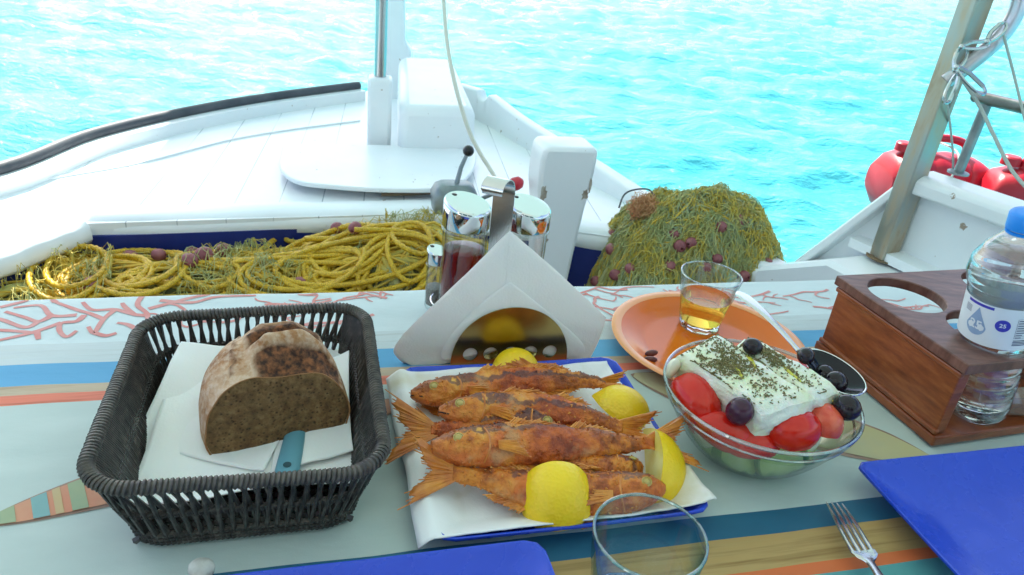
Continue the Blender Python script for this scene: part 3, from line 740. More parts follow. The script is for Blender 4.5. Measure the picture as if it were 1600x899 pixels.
def cfn(i, j):
    u = -.98 + 2.16 * i; v_ = vsn[round(j * (len(vsn) - 1))]
    if v_ < 0:
        return Vector((u, -.004 + .006 * sin(u * 21) * (v_ / -.26), ch(u, 0) + v_ - (0 if v_ < -.01 else -.003)))
    return Vector((u, v_, ch(u, v_)))
m.grid(cfn, 330, len(vsn))
me_o = m.build('tablecloth', cl_m, None, fix=False, local=True, angle=80)
# local axes of the cloth: x = u, y = v (towards the viewer); z up, so mirror-free basis is (UD, VD) with z flipped: keep z by using y = VD
me = me_o.data
for vt in me.vertices:
    q = UV(vt.co.x, vt.co.y, vt.co.z); vt.co = RT.transposed() @ (q - flat(T0, 0))
me.flip_normals(); me.update()
me_o.location = flat(T0, 0); me_o.rotation_euler = (0, 0, UA)
cloth = me_o
# in these axes y = -v, so flip the texture's y
for n in nt.nodes:
    if n.type == 'SEPXYZ':
        mu = nt.nodes.new('ShaderNodeMath'); mu.operation = 'MULTIPLY'; mu.inputs[1].default_value = -1
        ls = [l for l in nt.links if l.from_node == n and l.from_socket == n.outputs[1]]
        tos = [l.to_socket for l in ls]
        for l in ls: nt.links.remove(l)
        nt.links.new(n.outputs[1], mu.inputs[0])
        for t_ in tos: nt.links.new(mu.outputs[0], t_)
tag(cloth, 'pale cotton tablecloth printed with stripes, red coral branches and surfboards', 'tablecloth')
def on_cloth_build(m, name, mat):      # m in world coordinates -> child of the rotated cloth
    RI = RT.transposed()
    m.v = [RI @ (p - flat(T0, 0)) for p in m.v]
    o = m.build(name, mat, None, local=True, fix=False, smooth=True, angle=180); o.parent = cloth; return o
coral_m = simple('coral_red_print', (.62, .22, .20), .65, c2=(.66, .30, .28), nscale=40)
LIFT = .0006
cmb = MB()
def branch(pts, w0, w1):
    pts = [Vector((a, b_, 0)) for a, b_ in pts]; pts = smoothpts(pts, 5); n = len(pts); L = []
    for i, p in enumerate(pts):
        t = pts[min(i + 1, n - 1)] - pts[max(i - 1, 0)]
        if t.length < 1e-7: t = Vector((1, 0, 0))
        t.normalize(); nn = Vector((t.y, -t.x, 0)); w_ = (w0 + (w1 - w0) * i / (n - 1)) * (1 + .18 * nz(p * 70))
        L.append([p - nn * w_, p + nn * w_])
    vs_ = []
    for row in L:
        for q in row:
            vv = max(.001, min(.100, q.y)); vs_.append(UV(q.x, vv, ch(q.x, vv) + LIFT))
    cmb.add(vs_, [(2 * i, 2 * i + 1, 2 * i + 3, 2 * i + 2) for i in range(n - 1)])
def pxb(l, w0=.0034, w1=.0022): branch([uv_of(P(x, y)) for x, y in l], w0, w1)
for l in [[(222, 463), (215, 478), (231, 493), (221, 523)], [(231, 493), (210, 492), (180, 484), (144, 484), (129, 472)], [(180, 484), (162, 499), (147, 520), (138, 511)],
          [(162, 499), (141, 490), (120, 484), (87, 472)], [(132, 492), (120, 502), (96, 505), (93, 517), (104, 526), (120, 517)], [(120, 492), (81, 493), (63, 477), (21, 481)],
          [(81, 493), (60, 502), (39, 496), (8, 487)], [(96, 504), (51, 519), (0, 531), (-60, 545)], [(60, 502), (39, 511), (0, 499), (-40, 490)], [(147, 520), (165, 524), (182, 520)], [(210, 492), (195, 480), (191, 474)],
          [(216, 516), (200, 508), (183, 505)], [(57, 516), (60, 530)], [(0, 480), (30, 472), (45, 468)], [(-40, 515), (10, 516), (51, 519)], [(87, 472), (80, 466)], [(250, 470), (300, 473), (340, 464), (400, 462)], [(232, 483), (290, 468), (330, 460)]]:
    pxb(l)
rg = random.Random(21)
def grow(u, v_, a, w_, n, depth):
    pts = [(u, v_)]
    for i in range(n):
        a += rg.gauss(0, .32)
        u += cos(a) * .012; v_ += sin(a) * .007
        if v_ < .002 or v_ > .097: a = -a; v_ = max(.002, min(.097, v_))
        pts.append((u, v_))
        if depth > 0 and rg.random() < .36: grow(u, v_, a + rg.choice((-1, 1)) * rg.uniform(.9, 1.7), w_ * .8, max(2, int(n * .55)), depth - 1)
    branch(pts, w_, w_ * .6)
for u0, v0_, a0, n_ in [(-.30, .02, .4, 9), (-.24, .07, -.3, 8), (-.19, .03, .2, 9), (-.10, .08, 3.4, 8), (-.11, .02, 2.4, 7), (-.06, .06, 2.8, 8), (-.04, .02, 2.9, 6),
                        (.30, .012, 2.7, 10), (.32, .045, 2.9, 10), (.30, .075, 3.2, 9), (.25, .03, 2.5, 9), (.17, .07, 3.3, 8), (.33, .05, -.3, 8), (.36, .02, .8, 8), (.40, .08, -.6, 9), (.44, .05, .5, 9), (.52, .03, 2.6, 9), (.56, .08, .2, 8), (.62, .03, 2.4, 8), (.66, .06, .4, 9), (.76, .03, .5, 9), (-.62, .04, .2, 9), (-.7, .07, .1, 9), (-.8, .03, .4, 9)]:
    grow(u0, v0_, a0, .0024, n_, 2)
on_cloth_build(cmb, 'coral_print', coral_m)
# surfboard prints
def board(c, d, L_, W_, mats_cols, name, base, outline):
    d = Vector(d).normalized(); s = Vector((d.y, -d.x, 0))
    def pt(t, w_):
        hw = W_ / 2 * max(0, (1 - abs(t) ** 2.3)) ** .75
        p = Vector((c.x, c.y, 0)) + d * (t * L_ / 2) + s * (w_ * hw); u, v_ = uv_of(p); return p, u, v_
    def slab(t0, t1, w0, w1, dz, mat, nm, n=40, nw=6):
        m = MB()
        def f(i, j):
            p, u, v_ = pt(t0 + (t1 - t0) * i, w0 + (w1 - w0) * j); return flat(p, ch(u, v_) + dz)
        m.grid(f, n, nw); on_cloth_build(m, nm, mat)
    slab(-1, 1, -1, 1, .0006, outline, 'board_outline', 70)
    slab(-.975, .975, -.86, .86, .0011, base, 'board_print', 70)
    for (t0, t1, mt) in mats_cols: slab(t0, t1, -.85, .85, .0016, mt, 'board_stripe', 8)
brn = simple('brown_outline_print', (.26, .16, .12), .65, c2=(.38, .26, .2), nscale=20)
cor2 = simple('faded_coral_print', (.62, .24, .14), .65, c2=(.60, .34, .2), nscale=14)
grn = simple('faded_green_print', (.26, .38, .24), .65, c2=(.36, .42, .24), nscale=20)
tan = simple('tan_print', (.56, .40, .18), .65, c2=(.5, .42, .25), nscale=16)
tel = simple('teal_print', (.16, .36, .38), .65, c2=(.22, .42, .4), nscale=16)
a_, b_ = P(-40, 822), P(648, 622)
board((a_ + b_) / 2, b_ - a_, (b_ - a_).length, .058, [(-.93, -.86, grn), (-.80, -.74, tel), (-.72, -.69, tan), (-.66, -.60, grn), (-.5, -.46, tel), (.55, .62, grn), (.7, .74, tel)], 'b', cor2, brn)
a_, b_ = P(985, 585), P(1470, 722)
board((a_ + b_) / 2, b_ - a_, (b_ - a_).length, .085, [(-.55, -.48, cor2)], 'b', simple('pale_yellow_print', (.50, .46, .24), .65, c2=(.46, .44, .28), nscale=16), brn)

# ================================================================== BREAD BASKET
wick, nt, b = new_mat('dark_grey_wicker')
v = texco(nt); n1 = noise_n(nt, v, 120, 4)
nt.links.new(ramp(nt, n1, [(.3, (.014, .012, .011)), (.55, (.040, .036, .032)), (.75, (.11, .095, .08))]).outputs[0], b.inputs['Base Color'])
b.inputs['Roughness'].default_value = .38; bump(nt, b, noise_n(nt, v, 500, 3), .3, .0006)
wickl = simple('grey_wicker_wrap', (.10, .088, .072), .45, c2=(.034, .03, .028), nscale=110, bstr=.3, bscale=500)
RZ = .074
rc4 = [P(240, 482, RZ), P(590, 482, RZ), P(605, 738, RZ), P(106, 770, RZ)]
bc = (rc4[0] + rc4[1] + rc4[2] + rc4[3]) / 4 - UD * .004; bc.z = 0
bh = ((rc4[1] - rc4[0]).length + (rc4[2] - rc4[3]).length) / 4 ; bl_ = ((rc4[3] - rc4[0]).length + (rc4[2] - rc4[1]).length) / 4
basket = thing('bread_basket', 'dark grey woven wicker basket holding the cut loaf', 'basket', bc)
def rrect(hx, hy, rad, t):     # perimeter point by fraction t
    segs = [(2 * (hx - rad)), pi / 2 * rad, 2 * (hy - rad), pi / 2 * rad] * 2
    tot = sum(segs[:8]); d = (t % 1) * tot
    X, Y = hx - rad, hy - rad
    geo = [('l', (-X, -hy), (X, -hy)), ('a', (X, -Y), -pi / 2), ('l', (hx, -Y), (hx, Y)), ('a', (X, Y), 0), ('l', (X, hy), (-X, hy)), ('a', (-X, Y), pi / 2), ('l', (-hx, Y), (-hx, -Y)), ('a', (-X, -Y), pi)]
    for s, g in zip(segs, geo):
        if d <= s:
            k = d / s if s else 0
            if g[0] == 'l': return (g[1][0] + (g[2][0] - g[1][0]) * k, g[1][1] + (g[2][1] - g[1][1]) * k)
            a = g[2] + k * pi / 2; return (g[1][0] + rad * cos(a), g[1][1] + rad * sin(a))
        d -= s
    return (-X, -hy)
def bpt(t, k, off=0.0):       # k 0 bottom..1 rim
    e = k ** 1.15
    hx = bh * (.765 + .215 * e) + off; hy = bl_ * (.865 + .115 * e) + off
    x, y = rrect(hx, hy, .028 + .008 * k, t)
    z = .004 + (RZ - .010) * k
    z += .0025 * cos(4 * pi * t + .6) * k
    return bc + UD * x - VD * y + Vector((0, 0, z))
NS = 94
m = MB()
for i in range(NS):
    for q in (0, 1):
        t0 = (i + .5 * q) / NS; sl = .010 if q else -.007
        pts = []
        for k in range(9):
            kk = k / 8
            o_ = .0012 * (1 if q else -1) * sin(pi * kk)
            pts.append(bpt(t0 + sl * (kk - .5) * (1.0) + .0012 * sin(i * 7.3), kk, o_))
        m.tube(pts, .00185, 6)
# side walls are woven closer
for i in range(int(NS * 2)):
    t0 = (i + .25) / (NS * 2); x, y = rrect(bh, bl_, .03, t0)
    if abs(x) < bh * .93: continue
    for off_ in (0, .5 / (NS * 2)):
        m.tube([bpt(t0 + off_ + .016 * (k / 8 - .5), k / 8, -.0012) for k in range(9)], .0015, 5)
m.build('wall_stakes', wick, basket, fix=False)
m = MB()
for kz, amp, r_ in [(.03, .0012, .0024), (.09, .0012, .0022), (.16, .0012, .002), (.54, .0016, .0017), (.58, .0016, .0017)]:
    for ph in (0, 1):
        pts = [bpt(j / (NS * 4), kz, amp * cos(pi * j / 2 + pi * ph)) for j in range(NS * 4)]
        m.tube(pts, r_, 6, closed=True)
m.build('woven_band', wick, basket, fix=False)
m = MB()
NR = 240
for i in range(NR):
    t = i / NR; c = bpt(t, 1.0); c2 = bpt(t + .002, 1.0); tan_ = (c2 - c).normalized(); nn = Vector((0, 0, 1)); ss = tan_.cross(nn); ring = []
    rr = .0044 + .0006 * nz((i * 1.7, 0, 0))
    for j in range(12):
        a = 2 * pi * j / 12; ring.append(c + nn * (sin(a) * rr * .95 + .004) + ss * (cos(a) * rr * 1.05) + tan_ * (.0012 * sin(a)))
    m.tube(ring, .0017, 5, closed=True)
core = [bpt(i / 120, 1.0) + Vector((0, 0, .004)) for i in range(120)]
m.tube(core, .0046, 8, closed=True)
m.build('wrapped_rim', wickl, basket, fix=False)
m = MB()
for i in range(26):
    y = -bl_ * .85 + (i + .5) / 26 * bl_ * 1.70
    pts = [bc + UD * (-bh * .745 + bh * 1.49 * k / 40) - VD * y + Vector((0, 0, .005 + .0015 * (1 if (k + i) % 2 else -1))) for k in range(41)]
    m.tube(pts, .0030, 5)
m.build('woven_base', wick, basket, fix=False)

# ---- napkins below the bread
nap_m, nt, b = new_mat('embossed_paper_napkin')
b.inputs['Base Color'].default_value = (.88, .89, .89, 1); b.inputs['Roughness'].default_value = .85
b.inputs['Subsurface Weight'].default_value = .15; b.inputs['Subsurface Scale'].default_value = .004
v = texco(nt); vo = nt.nodes.new('ShaderNodeTexVoronoi'); vo.inputs['Scale'].default_value = 420; nt.links.new(v, vo.inputs['Vector'])
b1 = bump(nt, b, vo.outputs['Distance'], .22, .0006); bump(nt, b, noise_n(nt, v, 22, 4), .35, .003, b1)
def sheet(name, c4, lab, hfn, n=44, cat='napkin', group=None, thick=.0012, wob=.0015, curl=None, mat=nap_m):
    c4 = [Vector(c) for c in c4]; ctr = sum(c4, Vector()) / 4
    t = thing(name, lab, cat, ctr, group)
    def f(u, v_):
        p = c4[0] * (1 - u) * (1 - v_) + c4[1] * u * (1 - v_) + c4[2] * u * v_ + c4[3] * (1 - u) * v_
        p = p + Vector((nz(p * 13) * .003, nz(p * 13 + Vector((5, 5, 5))) * .003, 0))
        return p + Vector((0, 0, hfn(u, v_, p) + wob * nz(p * 26) + wob * .6 * nz(p * 60)))
    MB().grid(f, n, n).build('paper', mat, t, solid=thick, fix=False, angle=180)
    return t
def b_wall(p):        # height of the lining where it climbs the basket wall
    d = p - bc; x, y = abs(d.dot(UD)) / (bh * .755), abs(d.dot(VD)) / (bl_ * .775)
    e = max(x, y); return max(0, e - .93) * .32
def bz(x, y, z=.013): return P(x, y, z)
sheet('paper_napkin', [bz(282, 537, .052), bz(540, 545, .03), flat(bz(560, 748, .036), .012), flat(bz(175, 790, .036), .012)], 'lowest crumpled white napkin lining the bread basket', lambda u, v_, p: .003 * sin(u * 7) * sin(v_ * 5) + max(0, v_ - .86) * .17 - .001, group='napkins lining the basket')
sheet('paper_napkin', [bz(285, 540, .057), bz(500, 560, .02), bz(415, 742, .018), bz(200, 705, .018)], 'upper white napkin with a rounded corner below the loaf', lambda u, v_, p: .003 * sin(u * 9 + 1) * sin(v_ * 6) + .004, group='napkins lining the basket')
sheet('paper_napkin', [bz(440, 600, .02), bz(545, 548, .045), bz(551, 706, .02), bz(425, 752, .018)], 'folded white napkin at the right of the loaf and knife handle', lambda u, v_, p: .003 + .002 * sin(u * 5), group='napkins lining the basket')

# ---- bread knife
kn_m = simple('teal_knife_plastic', (.13, .34, .43), .4, bstr=.1, bscale=60)
k0, k1 = P(446, 748, .026), P(470, 640, .026)
kn = thing('bread_knife', 'teal-handled bread knife lying under the loaf', 'knife', k0)
kd = (k1 - k0).normalized(); ks = Vector((kd.y, -kd.x, 0)); m = MB(); secs = []
for t, w_ in [(0, .006), (.003, .0088), (.01, .0102), (.04, .0095), (.09, .0082), (.12, .008)]:
    c = k0 + kd * t; secs.append([c + ks * (cos(a) * w_) + Vector((0, 0, sin(a) * .005)) for a in [2 * pi * k / 16 for k in range(16)]])
m.loft(secs).build('handle', kn_m, kn)
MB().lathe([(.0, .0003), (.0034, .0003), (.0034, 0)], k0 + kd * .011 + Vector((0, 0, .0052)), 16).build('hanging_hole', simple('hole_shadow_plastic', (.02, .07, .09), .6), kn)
a = k0 + kd * .12
MB().prism([a - ks * .009, a + ks * .009, a + ks * .009 + kd * .1, a - ks * .004 + kd * .12], (0, 0, .0015)).build('blade', chrome2, kn)

# ---- loaf
crust, nt, b = new_mat('floured_bread_crust')
v = texco(nt); at = nt.nodes.new('ShaderNodeAttribute'); at.attribute_name = 'tone'
n1 = noise_n(nt, v, 40, 6, .6); n2 = noise_n(nt, v, 170, 5, .6)
c1 = ramp(nt, n1, [(.34, (.26, .10, .032)), (.48, (.42, .21, .09)), (.62, (.58, .38, .24))]).outputs[0]
fl = ramp(nt, n2, [(.42, (0, 0, 0)), (.62, (.5, .5, .5))]).outputs[0]
c2 = mixc(nt, fl, c1, (.70, .58, .46))
crk = ramp(nt, n2, [(.38, (.035, .014, .007)), (.5, (.13, .048, .018)), (.64, (.28, .10, .035))]).outputs[0]
nt.links.new(mixc(nt, at.outputs['Fac'], c2, crk), b.inputs['Base Color']); b.inputs['Roughness'].default_value = .8
b1 = bump(nt, b, n2, .5, .003); 
crumb, nt, b = new_mat('brown_bread_crumb')
v = texco(nt, (1, 1, 1)); n1 = noise_n(nt, v, 120, 7, .7); n2 = noise_n(nt, v, 40, 3)
vo = nt.nodes.new('ShaderNodeTexVoronoi'); vo.inputs['Scale'].default_value = 260; nt.links.new(v, vo.inputs['Vector'])
hol = ramp(nt, vo.outputs['Distance'], [(.12, (.22, .18, .15)), (.36, (1, 1, 1))]).outputs[0]
c1 = ramp(nt, n1, [(.32, (.10, .046, .015)), (.50, (.24, .125, .044)), (.68, (.38, .23, .095))]).outputs[0]
c3 = mixc(nt, 1.0, c1, hol, 'MULTIPLY')
nt.links.new(mixc(nt, ramp(nt, n2, [(.35, (0, 0, 0)), (.7, (.35, .35, .35))]).outputs[0], c3, (.21, .135, .055)), b.inputs['Base Color']); b.inputs['Roughness'].default_value = .9
b1 = bump(nt, b, vo.outputs['Distance'], .7, .003); bump(nt, b, n1, 1.0, .005, b1)
crust_edge = simple('bread_crust_edge', (.30, .13, .045), .75, c2=(.42, .22, .09), nscale=60, bstr=.3, bscale=200)
fa, fb = P(322, 716, .020), P(546, 668, .022)
BW = (fb - fa).length; fx = (fb - fa).normalized(); fx.z = 0; fx.normalize(); fy = Vector((-fx.y, fx.x, 0))   # into the loaf
bread = thing('bread_loaf', 'half loaf of brown floury bread, cut face towards the viewer', 'bread', (fa + fb) / 2)
# cut-face outline, in fractions of width; z in metres
outl = [(.03, .000), (.0, .012), (.005, .027), (.035, .042), (.09, .055), (.16, .065), (.25, .0715), (.35, .0735), (.46, .070), (.56, .0685), (.66, .0685), (.76, .067), (.85, .061), (.92, .051), (.975, .037), (1.0, .022), (.985, .008), (.95, .000), (.75, -.002), (.5, -.001), (.25, -.002)]
op = smoothpts([Vector((a, 0, z)) for a, z in outl + outl[:1]], 4)[:-1]
DEP = .105
def bread_tone(u, s, z):
    """1 on the burst crack near the cut face and on the second crack behind"""
    t = 0
    if z > .05:
        w1 = .42 + .25 * s
        if s < .17 and .36 < u < .96: t = max(t, min(1, min((.17 - s) / .02, (u - .36) / .05, (.97 - u) / .04)))
        if .27 < s < .52 and .33 < u < .90: t = max(t, min(1, min((s - .27) / .02, (.52 - s) / .06, (u - .33) / .05, (.90 - u) / .06)))
        if abs(u - (.22 + .12 * s)) < .012 and s > .08: t = max(t, .7)
    return max(0, t)
secs = []; tones = []
NSEC = 60
for i in range(NSEC + 1):
    s = i / NSEC; k = max(0.0, 1 - s ** 2.6) ** .5; kz = max(0.0, 1 - s ** 3.0) ** .55; ring = []
    if i == NSEC: k = kz = .06
    for p in op:
        u = .5 + (p.x - .5) * k * (1.0 + .05 * sin(pi * min(1, s * 1.3))); z = p.z * (.08 + .92 * kz) * (1 + .16 * sin(pi / 2 * min(1, s * 2.2)))
        q = fa + fx * (u * BW) + fy * (s * DEP)
        q.z = .020 + z + .002 * (p.x)
        tn = bread_tone(p.x, s, p.z)
        # ears: ridges either side of the burst
        ww_ = max(0, min(1, (p.x - .33) / .14, (1.0 - p.x) / .30)) * min(1, max(0, (p.z - .03) / .02))
        up_ = min(1, s / .2); up_ = up_ * up_ * (3 - 2 * up_)
        q.z += ww_ * (.0195 * up_ * (1 - .5 * max(0, s - .4)) + .004 * math.exp(-((s - .22) / .035) ** 2) - .018 * math.exp(-((s - .345) / .05) ** 2) - .003 * tn * (s > .02)) * kz
        q += Vector((nz(q * 60), nz(q * 60 + Vector((3, 3, 3))), nz(q * 55 + Vector((7, 1, 1))))) * (.0010 + .0042 * tn * min(1, s * 12))
        ring.append(q); tones.append(tn)
    secs.append(ring)
m = MB(); m.loft(secs, caps=False)
m.add([secs[-1][j] for j in range(len(op))], [tuple(range(len(op)))])
o = m.build('crust', crust, bread, angle=180)
at = o.data.attributes.new('tone', 'FLOAT', 'POINT')
vals = tones + [0] * (len(o.data.vertices) - len(tones)); at.data.foreach_set('value', vals)
# crumb face, slightly inside the crust rim
fc = fa + fx * (.5 * BW) + Vector((0, 0, .045)); m = MB(); rows = []
for i in range(15):
    k = i / 14; row = []
    for p in secs[0]:
        q = fc.lerp(p, .975 * k); q = q - fy * (.0012 + .0010 * nz(q * 150) + .0008 * nz(q * 60) - .0012 * (k > .95)); row.append(q)
    rows.append(row)
m.loft(rows, caps=False).build('crumb_face', crumb, bread, angle=180)
m = MB(); m.loft([[fc.lerp(p, .975) - fy * .0006 for p in secs[0]], [p - fy * .0008 for p in secs[0]], [p + fy * .002 for p in secs[0]]], caps=False).build('crust_edge', crust_edge, bread)
# ================================================================== BLUE PLATES
blue_p, nt, b = new_mat('glossy_cobalt_melamine')
v = texco(nt); n1 = noise_n(nt, v, 6, 4)
nt.links.new(ramp(nt, n1, [(.3, (.012, .055, .52)), (.7, (.018, .07, .60))]).outputs[0], b.inputs['Base Color'])
n2 = noise_n(nt, v, 40, 5); nt.links.new(ramp(nt, n2, [(.3, (.20,) * 3), (.75, (.36,) * 3)]).outputs[0], b.inputs['Roughness'])
b.inputs['Specular IOR Level'].default_value = .5
def sq_plate(c, half, ang, lab, hz=.020, floor=.70, group=None, corner=.016, name='square_plate', bulge=.0):
    t = thing(name, lab, 'plate', c, group)
    def ring(h, z, r_, n=96, dz=0):
        out = []
        for k in range(n):
            x, y = rrect(h, h, r_, k / n)
            # gently bowed sides, corners lifted
            e = (abs(x) * abs(y)) / (h * h)
            bx = x * (1 + bulge * (1 - (y / h) ** 2)); by = y * (1 + bulge * (1 - (x / h) ** 2))
            p = Vector((bx * cos(ang) - by * sin(ang), bx * sin(ang) + by * cos(ang), z + dz * e))
            out.append(Vector(c) + p)
        return out
    H = half
    secs = [ring(H * floor * .02, .0032, H * floor * .004), ring(H * floor * .9, .0034, .02), ring(H * floor, .0044, .02), ring(H * (floor + .1), .0085, .02), ring(H * .96, hz - .002, corner), ring(H * .985, hz, corner, dz=.002),
            ring(H, hz, corner, dz=.002), ring(H * 1.004, hz - .0018, corner, dz=.002), ring(H * .99, hz - .0035, corner, dz=.001), ring(H * (floor + .08), .005, .02), ring(H * floor, .0008, .02), ring(H * floor * .02, .0008, H * floor * .004)]
    MB().loft(secs).build('dish', blue_p, t, angle=70)
    return t
def plate_at(corner_px, z, half, sx_, sy_, lab, **k):
    c = P(*corner_px, z); c.z = 0
    ctr = c + UD * (sx_ * half) + VD * (sy_ * half); u, v_ = uv_of(ctr)
    return sq_plate(flat(ctr, .0012), half, UA, lab, **k), ctr
plate_at((1336, 726), .022, .13, 1, 1, 'empty cobalt blue square plate at the lower right corner', group='blue square plates', corner=.006, hz=.021, floor=.66, bulge=.015)
plate_at((845, 846), .021, .125, -1, 1, 'empty cobalt blue square plate at the lower left, front of basket', group='blue square plates', corner=.014, hz=.021, floor=.7, bulge=.012)
# fish platter
q = [P(622, 577, .018), P(968, 566, .018), P(1120, 802, .018), P(700, 842, .018)]
pc2 = P(868, 690, .004); pc2 = flat((q[0] + q[1] + q[2] + q[2] - UD * .25) / 4, 0)
pc2 = flat((q[0] + q[2]) / 2, 0)
fp, FC = sq_plate(flat(pc2, .0012), .121, UA, 'cobalt blue square platter under the fried fish', hz=.018, floor=.8, group='blue square plates', name='fish_platter'), pc2
# paper under the fish
oilnap, nt, b = new_mat('oil_spotted_paper')
v = texco(nt); n1 = noise_n(nt, v, 11, 4)
nt.links.new(ramp(nt, n1, [(.52, (.84, .86, .87)), (.72, (.66, .60, .42))]).outputs[0], b.inputs['Base Color']); b.inputs['Roughness'].default_value = .8
vo = nt.nodes.new('ShaderNodeTexVoronoi'); vo.inputs['Scale'].default_value = 420; nt.links.new(v, vo.inputs['Vector'])
b1 = bump(nt, b, vo.outputs['Distance'], .2, .0006); bump(nt, b, noise_n(nt, v, 20, 4), .3, .003, b1)
def ph(u, v_, p):
    d = p - FC; e = max(abs(d.dot(UD)), abs(d.dot(VD))) / .121
    z = .0065 + max(0, min(1, (e - .74) / .24)) * .0155 - max(0, e - 1.02) * .10
    z += .010 * max(0, u - .82) / .18 * max(0, v_ - .55) * 1.4
    z += .0035 * sin(v_ * 17 + 2 * u) * max(0, u - .75) * 4 * .5
    return z
sheet('serving_paper', [flat(P(603, 583, .02), 0), flat(P(948, 563, .022), 0), flat(P(1121, 775, .03), 0), flat(P(655, 850, .018), 0)], 'white paper sheet under the fried fish, corners over the platter', ph, 70, cat='paper sheet', mat=oilnap)

# ================================================================== FRIED FISH
fish_m, nt, b = new_mat('fried_fish_skin')
v = texco(nt); sp = nt.nodes.new('ShaderNodeSeparateXYZ'); nt.links.new(v, sp.inputs[0])
n1 = noise_n(nt, v, 42, 6, .62); n2 = noise_n(nt, v, 14, 3); n3 = noise_n(nt, v, 260, 4, .6)
gold = ramp(nt, n1, [(.33, (.12, .028, .004)), (.43, (.36, .085, .008)), (.52, (.62, .19, .014)), (.68, (.74, .36, .06))]).outputs[0]
redp = ramp(nt, n2, [(.45, (0, 0, 0)), (.58, (.75, .75, .75))]).outputs[0]
c1 = mixc(nt, redp, gold, ramp(nt, n1, [(.36, (.26, .035, .008)), (.6, (.62, .11, .018))]).outputs[0])
m1 = nt.nodes.new('ShaderNodeMath'); m1.operation = 'MULTIPLY'; m1.inputs[1].default_value = 24; nt.links.new(sp.outputs[1], m1.inputs[0])
m2 = nt.nodes.new('ShaderNodeMath'); m2.operation = 'ADD'; nt.links.new(m1.outputs[0], m2.inputs[0]); nt.links.new(n1, m2.inputs[1])
dark = ramp(nt, m2.outputs[0], [(.70, (0, 0, 0)), (.75, (.75, .75, .75)), (.84, (.75, .75, .75)), (.88, (0, 0, 0))]).outputs[0]
c2 = mixc(nt, dark, c1, (.075, .035, .04))
n4 = ramp(nt, noise_n(nt, v, 24, 4, .6), [(.60, (0, 0, 0)), (.70, (.6, .6, .6))]).outputs[0]
c2 = mixc(nt, n4, c2, (.50, .30, .13))
nt.links.new(c2, b.inputs['Base Color']); b.inputs['Roughness'].default_value = .42; b.inputs['Specular IOR Level'].default_value = .4
b.inputs['Coat Weight'].default_value = .12; b.inputs['Coat Roughness'].default_value = .2
b1 = bump(nt, b, n1, .9, .006); bump(nt, b, n3, .8, .002, b1)
fin_m = simple('crisp_fried_fin', (.70, .28, .035), .4, c2=(.50, .14, .02), nscale=60, bstr=.5, bscale=200, coat=.3)
eye_m = simple('cooked_fish_eye', (.42, .30, .05), .35, c2=(.50, .40, .14), nscale=200)
mouth_m = simple('dark_fish_mouth', (.05, .02, .012), .6)
HP = [(0, .20), (.015, .34), (.04, .52), (.08, .72), (.13, .87), (.2, .97), (.3, 1.0), (.42, .98), (.56, .90), (.7, .74), (.82, .56), (.92, .40), (1, .34)]
WPf = [(0, .15), (.015, .28), (.05, .45), (.1, .60), (.18, .70), (.26, .74), (.4, .72), (.6, .58), (.78, .38), (.92, .20), (1, .10)]
